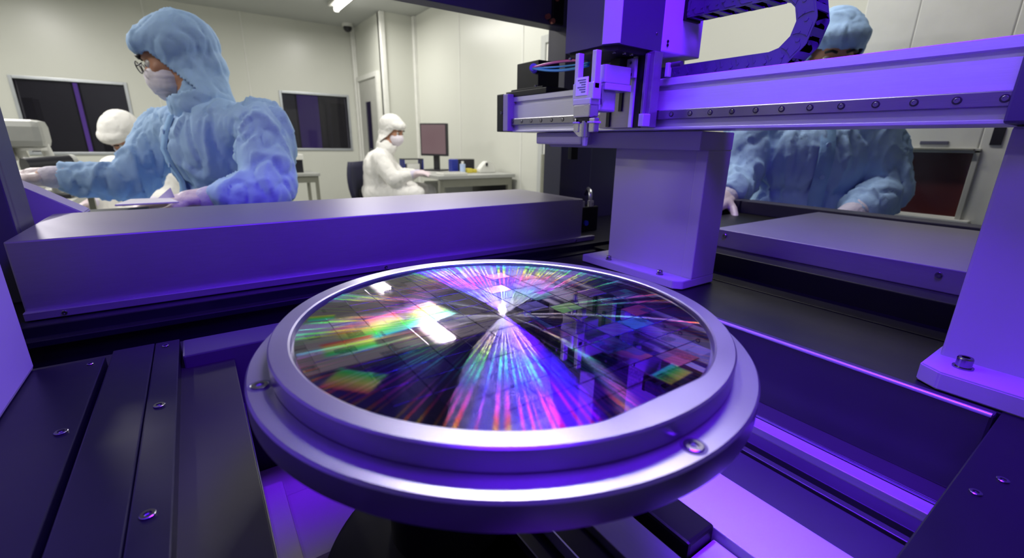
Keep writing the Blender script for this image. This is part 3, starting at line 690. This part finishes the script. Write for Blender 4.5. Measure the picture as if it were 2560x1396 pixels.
def head_parts(c, fr, k=1.0):
    f, s, u = fr; P = lambda a, b, d: c+(f*a+s*b+u*d)*k
    E = lambda a, b, d, x, y, z: ('e', P(a, b, d), fr, (x*k, y*k, z*k))
    out = [E(-.015, 0, .035, .098, .077, .088), E(.035, 0, -.02, .062, .062, .085), E(.048, 0, -.075, .040, .040, .035), E(.094, 0, -.02, .016, .0125, .020),
           E(.086, 0, .002, .012, .010, .022), E(.075, 0, .030, .030, .050, .014), E(.076, 0, -.060, .018, .024, .010), E(.074, 0, -.070, .018, .020, .008)]
    for g in (-1, 1):
        out += [E(.058, g*.040, -.022, .026, .022, .024), E(-.002, g*.076, -.008, .018, .010, .032), ('c', P(-.01, g*.06, -.05), P(.055, g*.022, -.088), .020*k, .017*k)]
    return out
def person(label, J, hd, bf, suit, group=None, detail=True, k=1.0, voxel=.0065, hoodfn=None, glasses=False, handed=None, stool=None, maskon=True):
    """J: joints in world space. hd=(centre, forward, up). bf=chest direction"""
    pel = J['pelvis']; t = thing('person', label, 'person', (pel.x, pel.y, 0), group)
    bfw, bs, bu = frame(bf, (0, 0, 1)); c, hf, hu = hd; H = frame(hf, hu); f, s, u = H
    ch = J['chest']; nk = J['neck']
    bodyp = head_parts(c, H, k)
    bodyp += [('c', c-f*.02-u*.05, nk, .055, .058), ('c', nk, ch, .06, .09),
              ('e', ch, (bfw, bs, bu), (.095, .15, .16)), ('e', (ch+pel)/2, (bfw, bs, bu), (.09, .125, .17)), ('e', pel, (bfw, bs, bu), (.11, .155, .12))]
    for g in ('R', 'L'):
        sh, el, wr, kn, an = (J[q+g] for q in ('sh', 'el', 'wr', 'kn', 'an'))
        hip = pel+bs*(.085 if g == 'R' else -.085)
        bodyp += [('c', nk*.5+ch*.5, sh, .06, .052), ('c', sh, el, .050, .038), ('c', el, wr, .037, .024), ('c', hip, kn, .078, .055), ('c', kn, an, .052, .036),
                  ('c', an, Vector((an.x, an.y, .045))+bfw*.13, .038, .030), ('c', an, Vector((an.x, an.y, .05))-bfw*.03, .038, .035)]
        hdp = J['hand'+g]; bodyp += hand_parts(wr, *hdp)
    blob('body', bodyp, voxel, M['skin'], t, 3)
    # gown / coverall: same skeleton, looser radii, down to the cuffs and ankles
    gp = [('c', nk, ch, .075, .115), ('e', ch, (bfw, bs, bu), (.135, .185, .17)), ('e', (ch+pel)/2, (bfw, bs, bu), (.145, .175, .20)), ('e', pel, (bfw, bs, bu), (.165, .20, .16)),
          ('e', (nk+ch)/2, (bfw, bs, bu), (.09, .13, .06))]
    for g in ('R', 'L'):
        sh, el, wr, kn, an = (J[q+g] for q in ('sh', 'el', 'wr', 'kn', 'an')); hip = pel+bs*(.085 if g == 'R' else -.085)
        we = el.lerp(wr, .63)
        gp += [('c', nk*.45+ch*.55, sh, .085, .078), ('c', sh, el, .080, .068), ('c', el, we, .066, .056), ('c', hip, kn, .11, .085), ('c', kn, an, .08, .058)]
    gw = blob('gown', gp, .008 if detail else .013, M[suit], t, 8, disp=(.015 if detail else .009, 8.0, (1.25, 1.25, .42)))
    for g in ('R', 'L'):
        an = J['an'+g]
        blob('shoe', [('c', an, Vector((an.x, an.y, .055))+bfw*.14, .052, .042), ('c', an, Vector((an.x, an.y, .058))-bfw*.04, .052, .045)], .012, M[suit], t, 3)
    # front placket with snaps
    if detail:
        n = 9; fz = []
        for i in range(n+1):
            z = ch.z+.10-i*.05; 
            c0 = Vector((ch.x, ch.y, z)).lerp(Vector((pel.x, pel.y, z)), max(0, min(1, (ch.z-z)/(ch.z-pel.z))))
            hit, loc, nrm_, idx = gw.ray_cast(gw.matrix_world.inverted() @ (c0+bfw*.5) if False else (c0+bfw*.5), -bfw)
            if hit: fz.append(loc+bfw*.004)
        if len(fz) > 3:
            bm = bmesh.new(); vs = []
            for p in fz: vs.append((bm.verts.new(p-bs*.022), bm.verts.new(p-bs*.018+bfw*.006), bm.verts.new(p+bs*.018+bfw*.006), bm.verts.new(p+bs*.022)))
            for a, b in zip(vs, vs[1:]):
                for kk in range(3): bm.faces.new((a[kk], a[kk+1], b[kk+1], b[kk]))
            finish(bm, 'placket', M[suit+'d' if suit == 'gown' else suit], gw, True)
            for p in fz[1::2]: cyl('snap', p+bfw*.004, p+bfw*.010, .007, M[suit], gw, seg=12)
    # gloves and cuffs
    for g in ('R', 'L'):
        wr = J['wr'+g]; el = J['el'+g]; hp = J['hand'+g]; dn = (wr-el).normalized()
        gl = blob('glove', [(q[0], q[1], q[2], q[3]+.0016, q[4]+.0016) if q[0] == 'c' else (q[0], q[1], q[2], tuple(v+.0016 for v in q[3])) for q in hand_parts(wr, *hp)] + [('c', wr-dn*.045, wr+Vector(hp[0]).normalized()*.03, .033, .027)], .0042 if detail else .006, M['glove'], t, 3)
        blob('cuff', [('c', wr-dn*.13, wr-dn*.015, .043, .034)], .006, M['cuff'], t, 3)
    # face
    P = lambda a, b, d: c+(f*a+s*b+u*d)*k
    def E_(a, b, d, x, y, z): return ('e', P(a, b, d), H, (x*k, y*k, z*k))
    for g in (-1, 1):
        bm = bmesh.new(); bmesh.ops.create_uvsphere(bm, u_segments=16, v_segments=10, radius=.0125, matrix=Matrix.Translation(P(.079, g*.031, -.001))); finish(bm, 'eye', M['eye'], t, True)
        bm = bmesh.new(); bmesh.ops.create_uvsphere(bm, u_segments=12, v_segments=8, radius=.0058, matrix=Matrix.Translation(P(.0885, g*.031, -.003))); finish(bm, 'pupil', M['hair'], t, True)
        tube('eyebrow', [P(.102, g*.014, .022), P(.104, g*.03, .028), P(.094, g*.047, .022)], .0045, M['hair'], t, 6)
    # hood with face opening
    hp_ = [E_(-.02, 0, .042, .118, .100, .104), E_(-.02, 0, -.03, .10, .095, .10), E_(.035, 0, .062, .078, .086, .050),
           ('c', P(-.03, 0, -.06), nk+Vector((0, 0, -.01)), .090*k, .092), E_(.01, 0, -.09, .06, .072, .05), E_(-.085, 0, -.04, .045, .075, .07)]
    def keep(q):
        d = (q-c)/k; a, b, h = d.dot(f), d.dot(s), d.dot(u)
        if h > .030: return True
        return not (a > .060-(.030-h)*.62 and h > -.112)
    solid(blob('hood', hp_, .007, M[suit], t, 4, disp=(.0065 if detail else .004, 9, (1.2, 1.2, .7)), keep=keep), .003)
    if maskon:
        mk = [E_(.05, 0, -.055, .066, .064, .062), E_(.085, 0, -.035, .03, .025, .028), E_(.05, 0, -.085, .052, .05, .04)]
        kp = lambda q: (q-c).dot(f) > .004 and (q-c).dot(u) < -.014
        solid(blob('face_mask', mk, .005, M['mask'], t, 4, disp=(.003, 26, (.15, .15, 1.6)), keep=kp), .002)
    if glasses:
        g_ = thing('x', 'x', 'x') if False else None
        fr2 = []
        for g in (-1, 1):
            cx = P(.112, g*.034, -.006)
            pts = [cx+s*(.026*math.cos(a))+u*(.017*math.sin(a)) for a in [2*math.pi*k/20 for k in range(21)]]
            rim = tube('glasses_rim', pts, .0016, M['gl'], t, 6)
            bm = bmesh.new(); vs = [bm.verts.new(q) for q in pts[:-1]]; bm.faces.new(vs); finish(bm, 'glasses_lens', M['clear'], rim)
            tube('glasses_temple', [cx+s*g*.026, P(.092, g*.066, 0)], .0016, M['gl'], t, 6)
        tube('glasses_bridge', [P(.112, -.008, -.002), P(.115, 0, .002), P(.112, .008, -.002)], .0015, M['gl'], t, 6)
    return t
def seat(label, x, y, h, col, back=None, name='stool', cat='stool', bs=None):
    t = thing(name, label, cat, (x, y, 0))
    bm = bmesh.new(); addcyl(bm, (x, y, h-.05), (x, y, h), .19, .185, 32); finish(bm, 'seat', col, t)
    cyl('post', (x, y, .10), (x, y, h-.05), .025, M['deskleg'], t)
    for k in range(5):
        a = 2*math.pi*k/5+.3; tube('leg', [(x, y, .11), (x+.15*math.cos(a), y+.15*math.sin(a), .09), (x+.26*math.cos(a), y+.26*math.sin(a), .055)], .018, M['pcd'], t, 8)
        bm = bmesh.new(); bmesh.ops.create_uvsphere(bm, u_segments=12, v_segments=8, radius=.028, matrix=Matrix.Translation((x+.26*math.cos(a), y+.26*math.sin(a), .028))); finish(bm, 'caster', M['pcd'], t, True)
    if back is not None:
        b = Vector(back).normalized(); s = Vector((-b.y, b.x, 0)); c0 = Vector((x, y, h))+b*.20
        tube('back_stem', [(x, y, h-.04), c0+Vector((0, 0, -.03))+b*.03, c0+Vector((0, 0, .18))+b*.03], .016, M['pcd'], t, 8)
        bm = bmesh.new(); vs = []
        for j in range(7):
            row = []
            for i in range(9):
                q = (i-4)/4; z = h+.10+.34*j/6; wd = .20*(1-.25*((j-3)/3)**2)
                row.append(bm.verts.new(c0+s*q*wd+b*(.02-.05*q*q+.02*(j/6))+Vector((0, 0, z-h-.0))))
            vs.append(row)
        for j in range(6):
            for i in range(8): bm.faces.new((vs[j][i], vs[j][i+1], vs[j+1][i+1], vs[j+1][i]))
        o = finish(bm, 'backrest', col, t, True); solid(o, .035)
    return t
def legs(J, pel, bfw, bs, hgt, spread=.13):
    for g, q in (('R', 1), ('L', -1)):
        J['kn'+g] = pel+bfw*.42+bs*spread*q+Vector((0, 0, hgt)); J['an'+g] = Vector((J['kn'+g].x, J['kn'+g].y, .10))-bfw*.02
# ---- left man: blue gown, looks down to the left
bf = (-RG*.62-FG*.78); b_ = frame(bf, (0, 0, 1))
J = {}
J['shL'] = D(655, 318, 1.36); J['shR'] = D(418, 330, 1.60); J['chest'] = D(540, 372, 1.50)
J['neck'] = D(505, 262, 1.44)
J['pelvis'] = Vector((J['chest'].x+.05, J['chest'].y+.05, .585))
J['elL'] = D(680, 480, 1.30); J['wrL'] = D(500, 500, 1.215); J['handL'] = ((-RG*.95-FG*.25+Vector((0, 0, -.03))), (0, 0, -1), (-FG*.9+RG*-.2+Vector((0, 0, .3))), .42, 1.0)
J['elR'] = D(325, 452, 1.52); J['wrR'] = D(108, 442, 1.38); J['handR'] = ((-RG*.98-FG*.1), (FG*.2+Vector((0, 0, -1))), (-FG+Vector((0, 0, .4))), .45, 1.0)
legs(J, J['pelvis'], b_[0], b_[1], .0)
hf = (-RG*.86-FG*.40+Vector((0, 0, -.26)))
seat('round black lab stool under the blue gowned man at left', J['pelvis'].x, J['pelvis'].y, .395, M['pcd'])
person('person in blue hooded gown, glasses and white mask reaching left with gloved hands', J, (D(446, 150, 1.42), hf, (0, 0, 1)), bf, 'gown', glasses=True, k=.93)
# ---- right man: blue gown, behind the gantry beam
bf = (-FG*.93-RG*.30); b_ = frame(bf, (0, 0, 1)); J = {}
J['shL'] = D(2175, 300, 1.46); J['shR'] = D(1885, 300, 1.60); J['chest'] = D(2030, 400, 1.56); J['neck'] = D(2060, 245, 1.55)
J['pelvis'] = Vector((J['chest'].x+.03, J['chest'].y+.02, .575))
J['elL'] = D(2225, 480, 1.46); J['wrL'] = D(2090, 560, 1.36); J['handL'] = ((-RG*.9-FG*.4), (0, 0, -1), (-FG+Vector((0, 0, .2))), .5, 1.0)
J['elR'] = D(1845, 450, 1.56); J['wrR'] = D(1812, 500, 1.42); J['handR'] = ((-RG*.6-FG*.5+Vector((0, 0, -.12))), (0, 0, -1), (RG), .5, 1.0)
legs(J, J['pelvis'], Vector((.12, -1, 0)).normalized(), Vector((-1, -.12, 0)).normalized(), .0)
seat('round black lab stool under the man behind the beam', J['pelvis'].x, J['pelvis'].y, .405, M['pcd'])
person('person in blue hooded gown seated behind the gantry beam, half the face hidden', J, (D(2072, 140, 1.52), (-FG*.95-RG*.22+Vector((0, 0, -.28))), (0, 0, 1)), bf, 'gown', k=.97)
# ---- far worker in white coverall at the desk, profile to the right
bf = (RG*.96-FG*.20); b_ = frame(bf, (0, 0, 1)); J = {}
J['shL'] = D(955, 392, 4.35); J['shR'] = D(948, 398, 4.05); J['chest'] = D(950, 420, 4.2); J['neck'] = D(965, 368, 4.2)
J['pelvis'] = Vector((J['chest'].x+.0, J['chest'].y+.02, .55))
J['elL'] = D(1000, 440, 4.35); J['wrL'] = D(1050, 432, 4.30); J['handL'] = (bf, (0, 0, -1), (RG*.2-FG), .4, 1.0)
J['elR'] = D(985, 450, 4.02); J['wrR'] = D(1040, 434, 4.05); J['handR'] = (bf, (0, 0, -1), (FG), .4, 1.0)
legs(J, J['pelvis'], b_[0], b_[1], .0)
person('person in white hooded coverall seated at the far desk before a monitor', J, (D(982, 328, 4.2), (RG*.9-FG*.38+Vector((0, 0, -.25))), (0, 0, 1)), bf, 'white', detail=False, voxel=.009)
seat('navy fabric swivel chair carrying the person in white at the desk', J['pelvis'].x, J['pelvis'].y, .385, M['chairm'], back=-Vector(bf), name='desk_chair', cat='chair')
# ---- second white worker, bending, mostly hidden behind the blue gown
bf = (RG*.2-FG*.98); b_ = frame(bf, (0, 0, 1)); J = {}
hx = D(309, 338, 2.9); J['chest'] = hx+Vector((.05, .12, -.30)); J['neck'] = hx+Vector((.02, .05, -.13))
J['pelvis'] = Vector((J['chest'].x, J['chest'].y+.10, .46))
for g, q in (('R', 1), ('L', -1)):
    J['sh'+g] = J['chest']+b_[1]*.17*q+Vector((0, 0, .09)); J['el'+g] = J['sh'+g]+b_[0]*.12+Vector((0, 0, -.20)); J['wr'+g] = J['el'+g]+b_[0]*.20+Vector((0, 0, .0))
    J['hand'+g] = (b_[0], (0, 0, -1), -b_[1]*q, .4, 1.0)
J['pelvis'].z = .50
legs(J, J['pelvis'], b_[0], b_[1], -.02)
person('person in white cap bending down behind the outstretched blue sleeve', J, (hx, (-FG*.6-RG*.2+Vector((0, 0, -.75))), (-FG*.5+Vector((0, 0, .8)))), bf, 'white', detail=False, voxel=.009, maskon=True)
seat('low black stool under the bending person in white', J['pelvis'].x, J['pelvis'].y, .335, M['pcd'])

# ------------------------------------------------------------------ work bench with black equipment, behind the long cover
def table(label, x0, x1, y0, y1, z, m, name='table', cat='table', leg=.03, th=.03, group=None):
    t = thing(name, label, cat, ((x0+x1)/2, (y0+y1)/2, 0), group)
    box('tabletop', x0, x1, y0, y1, z-th, z, m, t, bev=.003)
    for x in (x0+leg, x1-leg):
        for y in (y0+leg, y1-leg): box('leg', x-leg/2, x+leg/2, y-leg/2, y+leg/2, 0, z-th, M['deskleg'], t, bev=.002)
    box('apron', x0+leg, x1-leg, y0+.02, y0+.035, z-th-.07, z-th, M['deskleg'], t, bev=.001)
    return t
table('black topped work bench under the reaching arm of the blue gowned man', -.98, -.02, 1.13, 1.50, .80, M['pcd'], name='work_bench', cat='bench')
table('bench carrying the grey instrument by the large dark window', -1.7, -.50, 2.55, 3.70, .72, M['pc'], name='work_bench', cat='bench')
t = thing('measuring_device', 'low black device with small metal fittings lying on the work bench', 'device', (-.30, 1.35, .80))
prism('device_body', [(1.20, .801), (1.20, .835), (1.30, .856), (1.42, .856), (1.42, .801)], 0, -.50, -.10, M['pcd'], t, bev=.004)
for (x, y) in ((-.34, 1.36), (-.36, 1.30), (-.31, 1.33)): cyl('fitting', (x, y, .85), (x, y, .875), .010, M['steel'], t, seg=14)
tube('handle', [(-.48, 1.44, .86), (-.48, 1.44, .885), (-.40, 1.44, .885), (-.40, 1.44, .86)], .006, M['deskleg'], t)
t = thing('white_tray', 'thin white tray at the man\'s lowered glove', 'tray', (-.14, 1.52, .86))
bm = bmesh.new(); pts = []
p0 = D(300, 512, 1.22); p1 = D(420, 516, 1.14); p2 = D(385, 478, 1.26)
prism('tray_sheet', [(-.16, 1.36), (-.04, 1.36), (-.06, 1.46), (-.14, 1.47)], 2, .867, .871, M['white'], t, bev=.001)
prism('tray_lid', [(-.085, .871), (-.05, .871), (-.055, .897)], 1, 1.455, 1.46, M['white'], t)
for (x, y) in ((-.14, 1.38), (-.07, 1.38)): box('tray_foot', x-.008, x+.008, y-.008, y+.008, .8655, .8672, M['pcd'], t, bev=0)
# grey instrument at far left (gauge head on two columns)
t = thing('optical_instrument', 'pale grey instrument with rounded head on slanted columns at the left edge', 'instrument', (-.72, 3.4, .72))
box('instrument_body', -1.02, -.72, 3.30, 3.62, .721, .80, M['pc'], t, bev=.01)
box('instrument_housing', -1.05, -.76, 3.35, 3.60, .88, 1.06, M['pc'], t, bev=.03)
box('instrument_head', -.80, -.62, 3.42, 3.62, .955, 1.095, M['desk'], t, bev=.035)
for x in (-.70, -.60): cyl('column', (x, 3.50, .74), (x-.045, 3.52, .97), .022, M['trim'], t)
cyl('collar', (-.69, 3.50, .94), (-.69, 3.50, .956), .06, M['trim'], t)
box('column_foot', -.78, -.52, 3.36, 3.62, .721, .745, M['pc'], t, bev=.006)
cyl('knob', (-.92, 3.345, 1.02), (-.92, 3.325, 1.02), .018, M['pcd'], t)
t = thing('black_case', 'black case on the bench left of the reaching glove', 'case', (-.95, 2.75, .72))
box('case_body', -1.0, -.72, 2.78, 3.0, .721, .905, M['pcd'], t, bev=.01); tube('case_handle', [(-.92, 2.89, .903), (-.92, 2.89, .925), (-.80, 2.89, .925), (-.80, 2.89, .903)], .007, M['black'], t)
t = thing('camera_unit', 'dark grey lens unit standing on the bench below the dark window', 'device', (-.52, 3.2, .72))
box('unit_base', -.64, -.52, 3.1, 3.3, .721, .74, M['pcd'], t, bev=.004); cyl('unit_stem', (-.58, 3.2, .74), (-.58, 3.2, .84), .02, M['pc'], t); cyl('unit_lens', (-.66, 3.14, .87), (-.51, 3.24, .88), .045, M['pcd'], t); cyl('unit_ring', (-.515, 3.237, .88), (-.50, 3.247, .88), .048, M['desk'], t)
# ------------------------------------------------------------------ far desk at the right wall
dk = table('long grey metal desk against the right hand wall', 1.72, 2.52, 3.60, 4.60, .735, M['desk'], name='desk', cat='desk', leg=.045)
box('drawer_unit', 1.98, 2.28, 4.0, 4.5, .30, .62, M['desk'], dk, bev=.004)
box('back_panel', 2.45, 2.47, 3.66, 4.5, .15, .64, M['pcd'], dk, bev=.002)
t = thing('monitor', 'flat monitor with dim brownish screen on the far desk', 'monitor', (2.08, 4.28, .735))
mc = D(1081, 352, 4.5); mc = Vector((2.02, 4.30, 1.035)); mf = Vector((-.90, -.62, 0)).normalized(); ms = Vector((-mf.y, mf.x, 0))
mr = Matrix(((ms.x, mf.x, 0, 0), (ms.y, mf.y, 0, 0), (0, 0, 1, 0), (0, 0, 0, 1)))
def rbox(name, hw, d0, d1, z0, z1, m, par, bev=.004, off=0):
    bm = bmesh.new(); addbox(bm, -hw+off, hw+off, d0, d1, z0, z1, bev)
    bmesh.ops.transform(bm, matrix=Matrix.Translation(mc) @ mr, verts=bm.verts[:]); return finish(bm, name, m, par)
rbox('monitor_frame', .150, -.02, .02, -.155, .155, M['pcd'], t, .005); rbox('screen', .136, .0195, .0215, -.135, .142, M['screen'], t, 0)
rbox('monitor_stem', .03, -.05, -.02, -.29, -.05, M['pcd'], t); rbox('monitor_foot', .10, -.10, .08, -.299, -.285, M['pcd'], t)
t = thing('keyboard', 'thin white keyboard or pad on the near edge of the far desk', 'keyboard', (1.86, 3.75, .735))
box('keyboard_body', 1.78, 2.02, 3.63, 3.78, .7355, .755, M['trim'], t, bev=.004)
for i in range(8):
    for j in range(3): box('key', 1.795+.027*i, 1.817+.027*i, 3.65+.04*j, 3.68+.04*j, .755, .760, M['pc'], t, bev=.001)
o = box('blue_bottle', 2.03, 2.10, 3.95, 4.03, .7355, .86, M['bluep'], bev=.012); tag(o, 'dark blue plastic container right of the monitor foot', 'container')
t = thing('pale_bottle', 'pale blue bottle between the dark blue container and the yellow parts', 'bottle', (2.10, 3.87, .735))
cyl('bottle_body', (2.10, 3.87, .7355), (2.10, 3.87, .82), .026, M['lblue'], t); cyl('bottle_cap', (2.10, 3.87, .82), (2.10, 3.87, .845), .012, M['trim'], t)
for i, (x, y, s_, lab) in enumerate(((2.17, 3.88, .028, 'small yellow part nearest the pale bottle on the far desk'), (2.24, 3.90, .022, 'small yellow part nearest the white dispenser on the far desk'))):
    o = box('yellow_part', x-s_, x+s_, y-s_, y+s_, .7355, .7355+s_*1.5, M['yellow'], bev=.006); tag(o, lab, 'part', 'yellow parts on the far desk')
o = box('green_tray', 2.16, 2.34, 4.06, 4.14, .7355, .856, M['pcd'], bev=.006); tag(o, 'long dark tray standing behind the yellow parts', 'tray')
t = thing('tape_dispenser', 'white rounded dispenser with a dark slot at the right end of the far desk', 'dispenser', (2.36, 3.86, .735))
prism('dispenser_body', [(2.26, .7355), (2.26, .765), (2.30, .81), (2.34, .845), (2.39, .84), (2.43, .80), (2.44, .7355)], 1, 3.82, 3.90, M['trim'], t, bev=.006); box('slot', 2.325, 2.345, 3.812, 3.822, .80, .83, M['pcd'], t, bev=.001)
t = thing('document_rack', 'dark wire rack holding a white box behind the gloved hands', 'rack', (1.78, 4.45, .735))
for x in (1.66+.07, 2.0-.07): box('rack_side', x, x+.01, 4.4, 4.52, .7355, .84, M['bluep'], t, bev=.001)
box('rack_top', 1.73, 1.94, 4.4, 4.52, .84, .85, M['pcd'], t, bev=.001); box('rack_shelf', 1.73, 1.94, 4.4, 4.52, .738, .745, M['pcd'], t, bev=.001)
o = box('white_box', 1.765, 1.90, 4.405, 4.51, .7455, .80, M['trim'], bev=.003); tag(o, 'small white box inside the dark rack', 'box')
# small table beside the man at window 2
table('small grey table beyond the shoulder of the blue gowned man, under the smaller window', .78, 1.16, 5.45, 6.0, .66, M['desk'], name='side_table', leg=.035)
t = thing('equipment_box', 'dark box with white lid on the small grey table', 'box', (.9, 5.8, .66)); box('box_body', .80, 1.02, 5.6, 5.85, .661, .80, M['pcd'], t, bev=.004); box('box_lid', .79, 1.03, 5.59, 5.86, .80, .86, M['trim'], t, bev=.006)

# ------------------------------------------------------------------ white cabinet with brown window at the right wall
wc = thing('process_cabinet', 'white equipment cabinet with dark brown viewing window, right of the seated man', 'cabinet', (2.3, .5, 0))
bm = bmesh.new()
cx0 = 2.10
addbox(bm, cx0, 2.54, .30, .395, 0, 1.75, .004); addbox(bm, cx0, 2.54, .64, .80, 0, 1.75, .004); addbox(bm, cx0, 2.54, .395, .64, 0, .80, .004); addbox(bm, cx0, 2.54, .395, .64, 1.012, 1.75, .004); addbox(bm, 2.30, 2.54, .395, .64, .80, 1.012)
finish(bm, 'cabinet_body', M['trim'], wc)
box('viewing_window', cx0+.02, cx0+.03, .395, .64, .80, 1.012, M['brown'], wc, bev=0)
bm = bmesh.new(); addbox(bm, cx0-.008, cx0, .385, .40, .79, 1.02, .002); addbox(bm, cx0-.008, cx0, .635, .65, .79, 1.02, .002); addbox(bm, cx0-.008, cx0, .385, .65, 1.010, 1.025, .002)
finish(bm, 'window_surround', M['pc'], wc)
box('label_strip', cx0-.004, cx0, .47, .545, 1.036, 1.047, M['ink'], wc, bev=.001)
box('shadow_rail', cx0-.02, cx0, .40, .645, 1.018, 1.024, M['deskleg'], wc, bev=.001)  # thin metal rail above the viewing window
box('side_window', cx0-.004, cx0+.001, .345, .372, 1.036, 1.09, M['pcd'], wc, bev=.001)
for i in range(5): box('shelf_bar', cx0+.08, cx0+.10, .40, .636, .82+.036*i, .832+.036*i, M['brass'], wc, bev=.001)
box('ledge', cx0-.03, cx0, .36, .68, .775, .795, M['trim'], wc, bev=.003)
area('back_room_fill', (.2, 7.5, 2.4), (.2, 7.9, 0), 2.5, .3, 22, (.9, .9, 1))  # added fill without a fixture, brightens what shows through the panes
